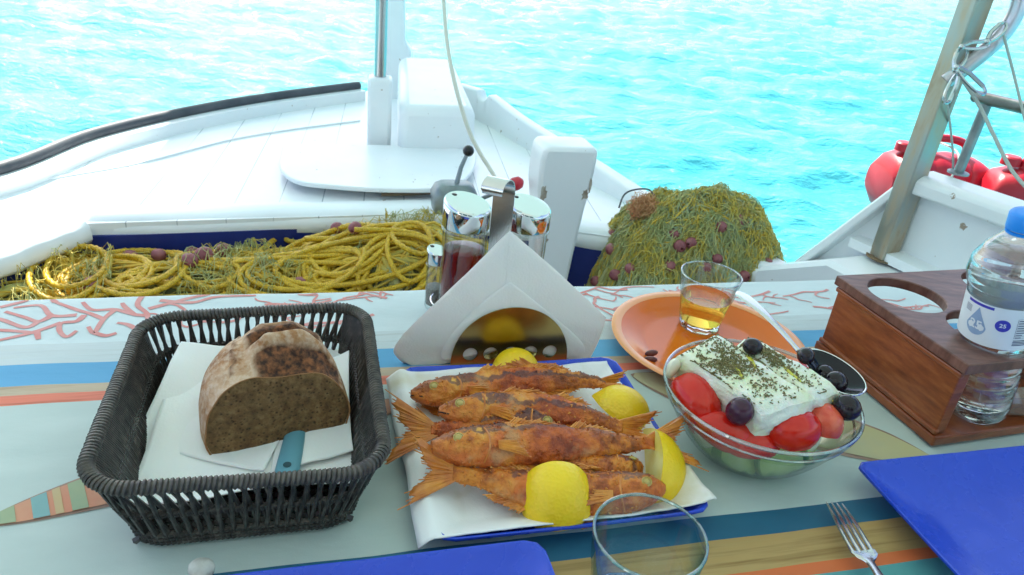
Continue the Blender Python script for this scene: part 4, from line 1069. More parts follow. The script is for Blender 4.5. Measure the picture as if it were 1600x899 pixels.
def fish(hp_, hz_, tp_, tz_, H, roll, lab, bend=.01, seed=0, spread=.55, finlen=.035, sag=0.0, pect=True, mir=1):
    h = P(*hp_, hz_); t_ = P(*tp_, tz_); L_ = (t_ - h).length; x = (t_ - h).normalized()
    M = frame(x, (0, 0, 1)) @ Matrix.Rotation(roll, 3, 'X')
    root = thing('fried_fish', lab, 'fish', h, 'fried fish heaped on the platter', M)
    Lb = L_ - finlen * .75; rgx = random.Random(seed); so = Vector((seed * 3.1, seed * 1.7, 0))
    def cl(t): return Vector((t * Lb, bend * sin(pi * t) + .004 * sin(5 * t + seed), sag * sin(pi * t)))
    def surf(t, a, g=0.0):
        hh = interp(HP, t) * H / 2; ww = interp(WPf, t) * H / 2 * .92
        y, z = sin(a), cos(a)
        hh2 = hh * (1.0 if y > 0 else 1.04)
        p = cl(t) + Vector((0, y * (hh2 + g), z * (ww + g)))
        # gill cover step, cheek
        st_ = .0016 / (1 + math.exp(-(0.245 - t - .03 * y * y) / .006)) * (abs(z) ** .5) * (y < .75)
        p += Vector((0, 0, math.copysign(st_, z) if abs(z) > .05 else 0))
        w_ = nz(p * 300 + so) * .0008 + nz(p * 170 + so) * .0011 + nz(p * 80 + so) * .0013 + nz(p * 38 + so) * .0016
        return p + Vector((0, y, z)) * w_
    secs = []
    for i in range(141):
        t = (i / 140) ** 1.15
        secs.append([surf(t, 2 * pi * j / 52) for j in range(52)])
    MB().loft(secs).build('body', fish_m, root, local=True, angle=180)
    for sgn in (1, -1):
        e = surf(.105, 0 if sgn > 0 else pi); e.y += H * .10
        m = MB(); m.ball(e + Vector((0, 0, sgn * -.0012)), .0036, .0032, .0022); m.tube([e + Vector((cos(a) * .0042, sin(a) * .0038, -sgn * .0006)) for a in [2 * pi * k / 14 for k in range(14)]], .0006, 6, closed=True)
        m.build('eye', eye_m, root, local=True)
    m = MB(); y0 = -H * .06
    mp = []
    for k in range(7):
        t = .0 + .055 * k / 6; mp.append((t, y0 - H * .10 * k / 6))
    for sgn in (1, -1):
        pts = []
        for t, y in mp:
            hh = interp(HP, t) * H / 2; ww = interp(WPf, t) * H / 2 * .92; z = ww * max(0, 1 - (y / hh) ** 2) ** .5 if hh > abs(y) else 0
            pts.append(cl(t) + Vector((-.0002, y, sgn * (z + .0004))))
        m.tube(pts, .0008, 5)
    m.build('mouth', mouth_m, root, local=True)
    # gill line
    for sgn in (1, -1):
        pts = [surf(.235 - .03 * sin(a_) ** 2 + .0, a_ if sgn > 0 else pi - a_) + Vector((0, 0, sgn * .0002)) for a_ in [(-1.2 + 2.0 * k / 12) for k in range(13)]]
        MB().tube(pts, lambda q: .0009, 5).build('gill_edge', fin_m, root, local=True)
    def ray_fin(name, base, tips, th=.0007, jag=.0015, curl=0.0):
        n = len(base); m = MB(); fr = []
        for j in range(7):
            k = j / 6; row = []
            for i, (a_, b_) in enumerate(zip(base, tips)):
                p = a_.lerp(b_, k * .93 * (1 - (.20 * rgx.random() if j == 6 else 0)))
                p = p + Vector((0, 0, .0006 * (1 if i % 2 else -1) * (1 - .3 * k) + curl * k * k * sin(i * .9 + seed)))
                row.append(p)
            fr.append(row)
        m.grid(lambda u, v_: fr[round(v_ * 6)][round(u * (n - 1))], n, 7)
        m.v = list(m.v); 
        for i, (a_, b_) in enumerate(zip(base, tips)):
            e_ = a_.lerp(b_, rgx.uniform(.86, 1.04)); e_ += Vector((0, rgx.gauss(0, .0005), rgx.gauss(0, .0008)))
            m.tube([a_, a_.lerp(e_, .5) + Vector((0, 0, .0004)), e_], lambda q: .0010 - .0007 * q, 5)
        m.build(name, fin_m, root, local=True, solid=th * .5, fix=False, angle=20)
    # flakes of fried flour on the skin
    m = MB()
    for _ in range(260):
        t = rgx.uniform(.03, .97); a_ = rgx.uniform(0, 2 * pi); p = surf(t, a_, .0002); nn_ = Vector((0, sin(a_), cos(a_))); l_ = rgx.uniform(.0007, .0022)
        d_ = Vector((rgx.gauss(0, 1), rgx.gauss(0, 1), rgx.gauss(0, 1))); d_ = (d_ - nn_ * d_.dot(nn_)).normalized(); s_ = nn_.cross(d_); h_ = nn_ * rgx.uniform(.0003, .0011)
        m.hexa([p - d_ * l_, p - s_ * l_ * .5, p + d_ * l_ * .8, p + s_ * l_ * .6], [p - d_ * l_ * .7 + h_, p - s_ * l_ * .3 + h_, p + d_ * l_ * .5 + h_ * 1.5, p + s_ * l_ * .4 + h_])
    o_ = m.build('crust_flakes', fin_m if seed % 2 else fish_m, root, local=True, smooth=False, fix=False); o_['kind'] = 'stuff'
    # tail fin
    n = 19; e = cl(1.0); base = []; tips = []
    for i in range(n):
        k = i / (n - 1) * 2 - 1
        base.append(e + Vector((-.006, k * H * .12, 0)))
        ln = finlen * (.45 + .62 * abs(k) ** 1.1); a_ = k * spread
        tips.append(e + Vector((cos(a_) * ln, sin(a_) * ln * 1.0 + k * H * .12, .004 * sin(3 * k + seed))))
    ray_fin('tail_fin', base, tips, .0009, curl=.002)
    # dorsal fins
    def dors(t0, t1, hgt, lean, side, nm, n=13):
        base = []; tips = []
        for i in range(n):
            k = i / (n - 1); t = t0 + (t1 - t0) * k; hh = interp(HP, t) * H / 2
            p = cl(t) + Vector((0, side * (hh - .0015), 0)); base.append(p)
            hx = hgt * (1 - .65 * k) * (1 if i % 2 else .82); tips.append(p + Vector((lean * (1 + .5 * k), side * hx, .002 * sin(i))))
        ray_fin(nm, base, tips, .0007)
    dors(.33, .50, .010, .010, 1, 'dorsal_fin'); dors(.62, .76, .008, .008, 1, 'dorsal_fin'); dors(.64, .78, .008, .010, -1, 'anal_fin')
    dors(.29, .335, .016, .018, -1, 'pelvic_fin', 7)
    if pect:
        for sgn in (1, -1):
            b0 = surf(.27, 0 if sgn > 0 else pi); b0.y -= H * .12
            base = [b0 + Vector((0, (i / 6 - .5) * .006, 0)) for i in range(7)]
            tips = [b0 + Vector((.030 - .002 * i, -.006 + (i / 6 - .5) * .016, sgn * .003)) for i in range(7)]
            ray_fin('pectoral_fin', base, tips, .0007)
    return root
# lower layer first
fish((858, 724), .022, (640, 660), .016, .033, R(150), 'fried fish mostly buried under the middle of the heap, tail upper left', seed=11, finlen=.03)
fish((1005, 735), .022, (780, 700), .018, .033, R(30), 'dark fried fish wedged under the biggest fish near right lemon', seed=12, finlen=.028)
fish((905, 600), .019, (650, 640), .016, .034, R(120), 'fried fish tucked behind between the two rearmost fish', seed=13, finlen=.028)
fish((872, 680), .030, (608, 672), .034, .036, R(140), 'fried fish whose broad tail sticks out at left over platter edge', seed=14, finlen=.050, spread=.62)
fish((1038, 768), .026, (640, 740), .034, .038, R(150), 'front fried fish behind the big lemon, tail spread to the left', seed=15, bend=-.004, finlen=.048, spread=.62)
fish((642, 614), .036, (978, 603), .030, .033, R(38), 'rearmost fried fish with orange back and head at left', seed=16, bend=.008, finlen=.030, spread=.3)
fish((686, 636), .046, (1022, 672), .034, .034, R(32), 'second fried fish from the back with dark stripe along it', seed=17, bend=.006, finlen=.042, spread=.40)
fish((674, 694), .050, (1078, 684), .038, .038, R(28), 'biggest fried fish on top, forked tail over right lemon', seed=18, bend=-.006, finlen=.052, spread=.5)

# ================================================================== LEMONS
peel, nt, b = new_mat('lemon_peel')
v = texco(nt); n1 = noise_n(nt, v, 18, 3)
nt.links.new(ramp(nt, n1, [(.3, (.82, .53, .006)), (.7, (.90, .64, .012))]).outputs[0], b.inputs['Base Color'])
b.inputs['Roughness'].default_value = .38; b.inputs['Subsurface Weight'].default_value = .12; b.inputs['Subsurface Scale'].default_value = .003
vo = nt.nodes.new('ShaderNodeTexVoronoi'); vo.inputs['Scale'].default_value = 330; nt.links.new(v, vo.inputs['Vector'])
b1 = bump(nt, b, vo.outputs['Distance'], .35, .0012); bump(nt, b, noise_n(nt, v, 50, 3), .3, .002, b1)
pith = simple('lemon_flesh', (.80, .72, .25), .3, c2=(.72, .58, .10), nscale=50, bstr=.3, bscale=120, sss=.2)
def wedge(c, rad, M, span, lab, elong=1.25, blunt=1.0):
    """segment of a lemon; rind over 'span' radians about local z, cut faces flat"""
    t = thing('lemon_wedge', lab, 'lemon', c, 'lemon wedges around the fish', M)
    secs = []; n = 20
    def rp_(th, ph_):
        k = max(0, cos(ph_)) ** blunt; nip = .10 * (blunt == 1) * math.exp(-((abs(ph_) - pi / 2) / .22) ** 2)
        r_ = rad * (1 + .012 * nz((cos(th) * 3, sin(th) * 3, ph_ * 2)))
        return Vector((cos(th) * k * r_, sin(th) * k * r_, sin(ph_) * rad * (elong + nip)))
    MB().grid(lambda u, v_: rp_(-span / 2 + span * u, -pi / 2 + pi * v_), 28, 28).build('rind', peel, t, local=True, fix=False, angle=180)
    for s_ in (-1, 1):
        th = s_ * span / 2; arc = [rp_(th, -pi / 2 + pi * k / 24) * .995 for k in range(25)]
        MB().add(arc, [tuple(range(25))]).build('cut_face', pith, t, local=True, smooth=False)
    return t
def look(x, up=(0, 0, 1)):
    return frame(x, up)
# big front quarter: rind towards the viewer and up
toc = Vector((-.1, -1, .0)); toc.normalize()
Mz = Matrix((toc * .55 + Vector((0, 0, .83)), Vector((0, 0, 0)), Vector((0, 0, 0))))
def wm(xdir, zdir): 
    x = Vector(xdir).normalized(); z = Vector(zdir); z = (z - x * z.dot(x)).normalized(); y = z.cross(x); return Matrix((x, y, z)).transposed()
c = P(861, 832, .012); c = c - Vector((toc.x, toc.y, 0)) * .037
wedge(flat(c, .0145), .037, wm((toc.x * .66, toc.y * .66, .75), UD), R(100), 'large yellow lemon half at the front edge of the platter', elong=.84, blunt=.75)
c = P(968, 648, .012); wedge(flat(c, .012), .030, wm((.35, -.25, .9), UD * .8 + VD * .55), R(120), 'lemon wedge at right beside the orange-finned tail', elong=1.05)
c = P(1008, 738, .010); wedge(flat(c, .012), .037, wm((.9, -.15, .45), -UD * .28 + VD * -1.0), R(100), 'lemon wedge standing below the forked tail at right', elong=1.1)
c = P(805, 583, .012); wedge(flat(c, .014), .026, wm((0, -.2, 1), UD), R(150), 'lemon slice peeking out behind the rearmost fish', elong=1.0)

# ================================================================== GLASS TUMBLERS
clear = thin_glass('clear_glass', (.66, .76, .76))
clear_b = thin_glass('blue_tinted_glass', (.42, .68, .74), (.96, .985, .99))
rim_b = thin_glass('blue_glass_rim', (.16, .36, .42), (.55, .78, .82), .22)
rim_c = thin_glass('clear_glass_rim', (.34, .42, .44), (.78, .86, .88), .28)
thick = glass('thick_clear_glass', (.97, .995, 1), 0, 1.47)
def tumbler(name, c, rb, rt, h, lab, mat, base=.010, wall=.0022, facets=0, liquid=None):
    t = thing(name, lab, 'glass', c)
    prof = [(0, 0), (rb * .8, 0), (rb * .96, .0015), (rb, .005)]
    for k in range(1, 9): prof.append((rb + (rt - rb) * k / 8, .005 + (h - .005) * k / 8))
    prof[-1] = (rt, h - .0012); prof += [(rt - wall * .12, h - .0005), (rt - wall * .3, h - .0001), (rt - wall * .5, h), (rt - wall * .7, h - .0001), (rt - wall * .88, h - .0005), (rt - wall, h - .0012)]
    for k in range(7, -1, -1):
        r_ = rb + (rt - rb) * k / 8 - wall; prof.append((r_, base + (h - base) * k / 8))
    prof += [(rb * .7, base - .001), (0, base - .0015)]
    m = MB(); m.lathe(prof, c, 72)
    if facets:
        cc = Vector(c)
        for i, p in enumerate(m.v):
            d = p - cc; r_ = math.hypot(d.x, d.y)
            k = d.z / h
            if r_ > .6 * rb and k < .55 and i >= 0:
                a = math.atan2(d.y, d.x); seg = 2 * pi / facets; aa = (a % seg) - seg / 2
                f = cos(seg / 2) / cos(aa); f = 1 + (f - 1) * min(1, (0.58 - k) * 8) * 1.2
                # only the outside
                lim = rb + (rt - rb) * k - wall * .6
                if r_ > lim: d.x *= f; d.y *= f; m.v[i] = cc + d
    m.build('glass_wall', mat, t, angle=75)
    MB().lathe([(0, .0012), (rb * .9, .0012), (rb * .97, .004), (rb * .99, base * .8), (rb * .93, base - .0012), (rb * .6, base - .003), (0, base - .0035)], c, 9 if facets else 48).build('thick_base', thick, t, angle=25)
    MB().tube([Vector(c) + Vector((cos(a) * (rt - wall * .5), sin(a) * (rt - wall * .5), h - .0008)) for a in [2 * pi * k / 72 for k in range(72)]], wall * .62, 8, closed=True).build('rim', rim_b if mat is clear_b else rim_c, t)
    if liquid:
        lm, l0, l1 = liquid
        q = lambda z: rb + (rt - rb) * (z - .005) / (h - .005) - wall - .0001
        MB().lathe([(0, l0), (q(l0) * .97, l0), (q(l0 + .002), l0 + .002), (q(l1), l1), (q(l1) - .001, l1 - .0004), (0, l1 - .0006)], c, 72).build('drink', lm, t, angle=50)
    return t
# front glass: rim centre seen at (1016, 836)
gc = P(1016, 836, .083)
tumbler('drinking_glass', flat(gc, .001), .033, .0405, .083, 'empty clear water glass at the front, below the forked tail', clear_b, base=.013, wall=.0020, facets=9)

# ================================================================== ORANGE PLATE, AMBER DRINK, PITS
orp, nt, b = new_mat('translucent_orange_plastic')
b.inputs['Base Color'].default_value = (.80, .165, .006, 1); b.inputs['Roughness'].default_value = .14
b.inputs['Transmission Weight'].default_value = .15; b.inputs['IOR'].default_value = 1.4; b.inputs['Coat Weight'].default_value = .1
orr = simple('pale_peach_plastic', (.80, .33, .12), .18)
oc_ = P(1107, 531, .014); oc_.z = .0012; OR = .121
op_ = thing('orange_plate', 'round glossy orange plastic plate under the small glass', 'plate', oc_)
MB().lathe([(0, .0022), (OR * .62, .0022), (OR * .68, .0035), (OR * .80, .010), (OR * .90, .0145), (OR * .90, .0125), (OR * .79, .0075), (OR * .67, .0008), (0, .0002)], oc_, 96).build('dish', orp, op_, angle=60)
MB().lathe([(OR * .898, .0148), (OR * .93, .0158), (OR * .99, .0168), (OR, .0158), (OR * .985, .0146), (OR * .90, .0122)], oc_, 96).build('rim', orr, op_, angle=60)
amber, nt, b = new_mat('amber_spirit')
b.inputs['Base Color'].default_value = (.99, .66, .10, 1); b.inputs['Transmission Weight'].default_value = 1; b.inputs['Roughness'].default_value = 0; b.inputs['IOR'].default_value = 1.33
sc_c = P(1092, 509, .005)
tumbler('small_glass', flat(sc_c, .0045), .027, .0385, .076, 'small faceted glass of amber drink on the orange plate', clear, base=.011, wall=.0018, facets=8, liquid=(amber, .0112, .044))
pit_m = simple('dark_olive_pit', (.09, .018, .022), .45, c2=(.15, .04, .03), nscale=120, bstr=.4, bscale=300)
for (x, y, lab, a_) in [(1018, 552, 'dark olive pit further back on the orange plate', .1), (1016, 562, 'dark olive pit nearer the viewer on the orange plate', -.15)]:
    p = P(x, y, .013); o = MB().ball(p, .0088, .0042, .0040, M=Matrix.Rotation(UA + a_, 3, 'Z'), f=lambda n_, q: Vector((q.x, q.y * (1 - .25 * abs(n_.x) ** 2), q.z))).build('olive_pit', pit_m)
    tag(o, lab, 'olive pit', 'olive pits on the orange plate')
# ================================================================== SALAD
bwc = P(1189, 612, .072); bwc.z = .001; BR = .0935
bowl = thing('salad_bowl', 'clear glass bowl of Greek salad with two slabs of feta', 'bowl', bwc)
prof = [(0, 0), (.030, 0), (.036, .0012), (.040, .004)]
ZR = .070
def bowl_r(z): return .036 + (BR - .036) * max(0, z / ZR) ** .55
for k in range(1, 15): z = .004 + (ZR - .004) * k / 14; prof.append((bowl_r(z) + (.0012 if k in (11, 13) else 0), z))
prof += [(BR + .0008, ZR + .0012), (BR + .0006, ZR + .0024), (BR - .0004, ZR + .0031), (BR - .0014, ZR + .0031), (BR - .0023, ZR + .0023), (BR - .0026, ZR + .0012)]
for k in range(13, 0, -1): z = .004 + (ZR - .004) * k / 14; prof.append((bowl_r(z) - .0026, z + .0012))
prof += [(.032, .0045), (0, .0042)]
MB().lathe(prof, bwc, 110).build('glass_wall', thin_glass('clear_bowl_glass', (.70, .78, .78), (.99, 1, 1), .04), bowl, angle=80)
for z_, w_ in ((ZR + .0018, .0019), (ZR - .010, .0012)):
    MB().tube([bwc + Vector((cos(a) * (bowl_r(z_) if z_ < ZR else BR - .0008), sin(a) * (bowl_r(z_) if z_ < ZR else BR - .0008), z_)) for a in [2 * pi * k / 96 for k in range(96)]], w_, 8, closed=True).build('rim' if z_ > ZR else 'raised_band', rim_c, bowl)
tom = simple('ripe_tomato_skin', (.55, .006, .004), .14, c2=(.66, .022, .006), nscale=22)
tomin = simple('tomato_flesh', (.66, .07, .04), .2, c2=(.78, .16, .08), nscale=70, bstr=.3, bscale=90, sss=.2)
cuc = simple('cucumber_flesh', (.36, .52, .12), .25, c2=(.50, .64, .22), nscale=40, bstr=.15, bscale=90, sss=.2)
cucs = simple('cucumber_skin', (.09, .22, .035), .3, c2=(.20, .34, .07), nscale=50)
oni = simple('raw_onion', (.80, .78, .66), .25, c2=(.72, .74, .50), nscale=30, sss=.2)
oli = simple('black_olive', (.008, .006, .010), .09, c2=(.018, .009, .016), nscale=16, spec=.4)
olp = simple('purple_olive', (.035, .010, .026), .14, c2=(.07, .02, .045), nscale=26, spec=.4)
seedm = simple('onion_red_leaf', (.30, .03, .08), .3)
def inb(p, marg=.004):
    """keep a point inside the bowl wall"""
    d = p - bwc; r_ = math.hypot(d.x, d.y); lim = bowl_r(max(0.002, d.z)) - marg
    if d.z < ZR and r_ > lim and r_ > 0: p = Vector((bwc.x + d.x * lim / r_, bwc.y + d.y * lim / r_, max(p.z, bwc.z + .0065)))
    else: p = Vector((p.x, p.y, max(p.z, bwc.z + .0065)))
    return p
def food(name, m, mat, lab, cat, group=None, clampb=True, **k):
    if clampb: m.v = [inb(p) for p in m.v]
    c = sum(m.v, Vector()) / len(m.v)
    me_c = Vector(c)
    m.v = [p - me_c for p in m.v]
    o = m.build(name, mat, None, local=True, fix=k.pop('fix', True), **k); o.location = me_c
    return tag(o, lab, cat, group)
def chunk(x, y, z, rx, ry, rz, yaw, tilt, name, mats, lab, cat, group, cut=.25, seed=0, rollx=0):
    M = Matrix.Rotation(yaw, 3, 'Z') @ Matrix.Rotation(tilt, 3, 'Y') @ Matrix.Rotation(rollx, 3, 'X'); so = Vector((seed, seed * 2, 0))
    def f(n_, q):
        q = Vector((q.x, q.y, q.z))
        if n_.z < -cut: q.z = -cut * rz + .10 * (q.z + cut * rz)
        return q * (1 + .07 * nz(n_ * 1.6 + so))
    m = MB(); m.ball(P(x, y, z), rx, ry, rz, M, 26, f=f)
    return food(name, m, mats, lab, cat, group, angle=45)
G = 'tomato wedges in the salad'
chunk(1086, 624, .066, .028, .021, .021, UA + 1.9, -.3, 'tomato_wedge', tom, 'biggest bright red tomato wedge at the left below the feta', 'tomato', G, .5, 1)
chunk(1130, 678, .050, .034, .018, .020, UA - .4, .2, 'tomato_wedge', tom, 'red tomato wedge pressed to the bowl front under the large olive', 'tomato', G, .4, 2)
chunk(1240, 672, .062, .027, .020, .021, UA + .1, .0, 'tomato_wedge', tom, 'red tomato wedge under the front corner of the feta', 'tomato', G, .5, 3)
chunk(1284, 660, .062, .020, .020, .020, UA + .5, .2, 'tomato_wedge', tomin, 'small cut red tomato piece beside the rightmost black olive', 'tomato', G, .3, 4)
chunk(1175, 690, .045, .03, .02, .018, UA, .0, 'tomato_wedge', tom, 'red tomato slice low in the front middle of the bowl', 'tomato', G, .3, 5)
chunk(1062, 655, .045, .020, .018, .018, UA + 1.2, .0, 'tomato_wedge', tom, 'red tomato piece behind the glass at the far left of the bowl', 'tomato', G, .3, 6)
chunk(1255, 600, .050, .040, .030, .022, UA, .0, 'tomato_wedge', tom, 'red tomato hidden under the right slab of feta', 'tomato', G, .3, 7)
chunk(1130, 590, .050, .042, .036, .024, UA, .0, 'tomato_wedge', tomin, 'tomato flesh hidden under the left slab of feta', 'tomato', G, .3, 8)
G = 'cucumber pieces in the salad'
def cuke(x, y, z, rad, th, yaw, tilt, lab):
    M = Matrix.Rotation(yaw, 3, 'Z') @ Matrix.Rotation(tilt, 3, 'X'); c = P(x, y, z)
    m = MB(); a = MB().lathe([(0, -th / 2), (rad * .5, -th / 2), (rad * .93, -th / 2), (rad, -th / 2 + .001), (rad, th / 2 - .001), (rad * .93, th / 2), (rad * .5, th / 2), (0, th / 2)], c, 30, M)
    nf = len(a.f); m.v = a.v; m.f = a.f; m.m = [1 if 2 * 30 <= i < 5 * 30 else 0 for i in range(nf)]
    food('cucumber_piece', m, [cuc, cucs], lab, 'cucumber', G, angle=40)
cuke(1148, 716, .020, .024, .014, UA + .2, 1.0, 'green cucumber slice showing through the bowl front, left one')
cuke(1215, 722, .020, .023, .018, UA - .2, 1.1, 'pale green cucumber chunk showing through the bowl front, right one')
cuke(1095, 690, .022, .022, .014, UA - .8, .9, 'cucumber slice behind the glass at lower left of the bowl')
cuke(1260, 705, .026, .020, .014, UA + .8, 1.0, 'cucumber slice behind the glass at lower right of the bowl')
cuke(1190, 650, .020, .03, .02, UA, .1, 'cucumber chunk at the bottom centre of the bowl')
cuke(1130, 650, .022, .03, .02, UA + 1, .2, 'cucumber chunk at the bottom left of the bowl')
cuke(1240, 640, .024, .03, .02, UA + 2, -.2, 'cucumber chunk at the bottom right of the bowl')
def strip_food(pts, r_, mat, name, lab, cat, group=None, fl=2.2):
    m = MB(); m.tube(smoothpts(pts, 5), lambda t: r_ * (.6 + .8 * sin(pi * min(1, max(0, t)))), 10, flat=fl); return food(name, m, mat, lab, cat, group)
G = 'onion slices in the salad'
strip_food([P(1126, 592, .088), P(1130, 612, .080), P(1136, 632, .072)], .0036, oni, 'onion_slice', 'pale onion strip beside the big tomato wedge', 'onion', G)
strip_food([P(1045, 588, .076), P(1052, 574, .082), P(1062, 568, .085)], .0040, oni, 'onion_slice', 'pale onion bit at the left rim of the bowl', 'onion', G)
strip_food([P(1090, 662, .052), P(1105, 680, .042), P(1122, 690, .036)], .0055, oni, 'onion_slice', 'white onion piece behind the glass at left', 'onion', G)
strip_food([P(1235, 700, .034), P(1262, 692, .040), P(1280, 680, .046)], .004, oni, 'onion_slice', 'white onion sliver behind the glass at right', 'onion', G)
# feta
feta, nt, b = new_mat('white_feta_cheese')
v = texco(nt); n1 = noise_n(nt, v, 24, 4); n2 = noise_n(nt, v, 110, 5, .65)
nt.links.new(ramp(nt, n1, [(.42, (.84, .86, .80)), (.62, (.78, .82, .58)), (.78, (.70, .74, .34))]).outputs[0], b.inputs['Base Color'])
b.inputs['Roughness'].default_value = .35; b.inputs['Subsurface Weight'].default_value = .3; b.inputs['Subsurface Scale'].default_value = .005
b1 = bump(nt, b, n2, .9, .003); bump(nt, b, n1, .6, .004, b1)
herb = simple('dried_oregano', (.12, .11, .035), .8, c2=(.24, .20, .08), nscale=300)
oil = simple('green_olive_oil', (.55, .50, .03), .06, coat=.6)
def slab(c4, z4, th, lab, seed, flakes):
    c4 = [P(x, y, z) for (x, y), z in zip(c4, z4)]; n = 22; ctr = sum(c4, Vector()) / 4
    nrm = (c4[1] - c4[0]).cross(c4[3] - c4[0]).normalized()
    if nrm.z < 0: nrm = -nrm
    so = Vector((seed * 3, 0, 0))
    def top(u, v_):
        p = c4[0] * (1 - u) * (1 - v_) + c4[1] * u * (1 - v_) + c4[2] * u * v_ + c4[3] * (1 - u) * v_
        e = min(u, 1 - u, v_, 1 - v_) * 9
        rnd = -.0065 * max(0, 1 - e) ** 2
        return p + nrm * (.0038 * nz(p * 38 + so) + .0016 * nz(p * 110) + .0028 * nz(p * 16 + so) + rnd)
    t = thing('feta_slab', lab, 'feta', ctr, 'feta slabs on the salad')
    # closed block: rings from the top edge down
    def edge(k):
        k = k % 1; s = k * 4; i = int(s); f = s - i
        return [(f, 0), (1, f), (1 - f, 1), (0, 1 - f)][i]
    m = MB(); m.grid(top, n, n)
    NE = 88; secs = []
    for j in range(9):
        d = j / 8; ring = []
        for i in range(NE):
            u, v_ = edge(i / NE); p = top(u, v_); o_ = (p - ctr); o_ -= nrm * o_.dot(nrm); o_.normalize()
            q = p - nrm * th * d + o_ * (.0025 * sin(pi * min(1, d * 1.15)) + .0042 * nz(p * 50 + Vector((0, 0, d * 4))) * min(1, d * 3) + .002 * nz(p * 150 + Vector((0, 0, d * 9))) * min(1, d * 3))
            ring.append(q)
        secs.append(ring)
    m.loft(secs, caps=False); m.add(secs[-1], [tuple(range(NE))])
    m.build('cheese', feta, t, angle=180)
    rgx = random.Random(seed); hm = MB()
    for _ in range(flakes):
        g = rgx.random()
        u = min(.97, max(.03, rgx.gauss(.45, .26))); v_ = min(.96, max(.04, rgx.gauss(.42, .22)))
        if nz((u * 4 + seed, v_ * 4, 1)) < -.12 and rgx.random() < .8: continue
        p = top(u, v_) + nrm * .0006; a = rgx.uniform(0, 2 * pi); l_ = rgx.uniform(.0005, .0015); w_ = rgx.uniform(.0003, .0008)
        d = (UD * cos(a) + VD * sin(a)); d = (d - nrm * d.dot(nrm)).normalized(); s = nrm.cross(d)
        hm.hexa([p - d * l_ - s * w_, p + d * l_ - s * w_ * .5, p + d * l_ + s * w_ * .5, p - d * l_ + s * w_],
                [p - d * l_ * .8 - s * w_ + nrm * .0006, p + d * l_ - s * w_ * .5 + nrm * .0009, p + d * l_ * .9 + s * w_ * .5 + nrm * .0006, p - d * l_ + s * w_ + nrm * .0008])
    o = hm.build('oregano', herb, t, smooth=False); o['kind'] = 'stuff'
    return top, nrm, t
topA, nA, fA = slab([(1060, 548), (1118, 519), (1276, 618), (1192, 640)], [.098, .104, .100, .092], .025, 'front slab of feta, thickest, dusted with oregano', 1, 1400)
topB, nB, fB = slab([(1148, 540), (1166, 522), (1316, 604), (1270, 622)], [.100, .102, .094, .094], .022, 'rear narrower slab of feta along the right side', 2, 800)
for tp, ft, (u0, v0_, u1, v1_) in ((topA, fA, (.72, .55, .95, .35)), (topA, fA, (.35, .6, .5, .4)), (topB, fB, (.2, .8, .42, .5))):
    pts = [tp(u0 + (u1 - u0) * k / 6, v0_ + (v1_ - v0_) * k / 6) for k in range(7)]
    MB().tube(pts, lambda t: .0012 + .0014 * sin(pi * t), 8, flat=.5).build('oil_drizzle', oil, ft)
def olive(x, y, z, lab, mat=oli, rx=.0125, ry=.0095, yaw=0.0, tilt=0.0, hole=None):
    c = P(x, y, z); M = Matrix.Rotation(yaw, 3, 'Z') @ Matrix.Rotation(tilt, 3, 'Y')
    t = thing('olive', lab, 'olive', c, 'olives in the salad')
    MB().ball(c, rx, ry, ry, M, 24).build('flesh', mat, t)
    MB().ball(c + M @ Vector((rx * .97, 0, 0)), .0013, .0016, .0016, M, 10).build('stem_scar', pith, t)
olive(1156, 643, .080, 'large purple olive hanging at the front under the feta', olp, .0150, .0125, UA + 1.3, 1.0)
olive(1176, 542, .108, 'dark olive half sunk between the two feta slabs', oli, .0105, .0085, UA, .3)
olive(1259, 556, .098, 'dark olive at the junction of spoon handle and bowl', oli, .0110, .0085, UA + 1.0, .2)
olive(1323, 637, .080, 'shiny black olive lowest at the right rim', oli, .0130, .0125, UA + 2.2, .0)
olive(1305, 598, .080, 'black olive lying inside the spoon', oli, .0125, .0115, UA + .4, .0)
olive(1288, 586, .078, 'black olive deep in the spoon, left of the other', oli, .0115, .0105, UA + .9, .0)

# ---- serving spoon
s_tip, s_neck, s_end = P(1322, 618, .080), P(1248, 549, .090), P(1153, 456, .100)
spn = thing('serving_spoon', 'steel serving spoon with black bowl resting in the salad', 'spoon', s_neck)
hd_ = (s_end - s_neck)
m = MB(); hs = []
for k in range(21):
    t = k / 20; c = s_neck.lerp(s_end, t) + Vector((0, 0, .004 * sin(pi * t))); d = hd_.normalized(); s = Vector((d.y, -d.x, 0)).normalized(); n_ = s.cross(d).normalized()
    w_ = interp([(0, .0035), (.1, .003), (.5, .0052), (.8, .0085), (.93, .0088), (.98, .0065), (1, .002)], t); th = interp([(0, .0022), (.3, .0016), (1, .0012)], t)
    hs.append([c + s * (cos(a) * w_) + n_ * (sin(a) * th) for a in [2 * pi * j / 14 for j in range(14)]])
m.loft(hs).build('handle', chrome2, spn)
sc_ = (P(1300, 592, .078)); sx_ = (s_tip - s_neck).normalized(); sy_ = Vector((sx_.y, -sx_.x, 0)).normalized(); sz_ = sy_.cross(sx_).normalized()
if sz_.z < 0: sz_ = -sz_
def spf(u, v_):
    a = 2 * pi * u; r_ = v_; x = cos(a) * .034 * r_ * (1.0 - .12 * cos(a)); y = sin(a) * .0255 * r_
    return sc_ + sx_ * (x + .002) + sy_ * y + sz_ * (.012 * r_ * r_ - .004)
MB().grid(spf, 40, 14, wrapu=True).build('spoon_bowl', simple('dark_reflecting_steel', (.035, .035, .04), .12, 1), spn, solid=.0012, fix=False, angle=180)  # near-black base colour stands for the olives mirrored in the steel
MB().tube([spf(k / 48, 1.0) for k in range(48)], .0009, 6, closed=True).build('spoon_edge', chrome, spn)

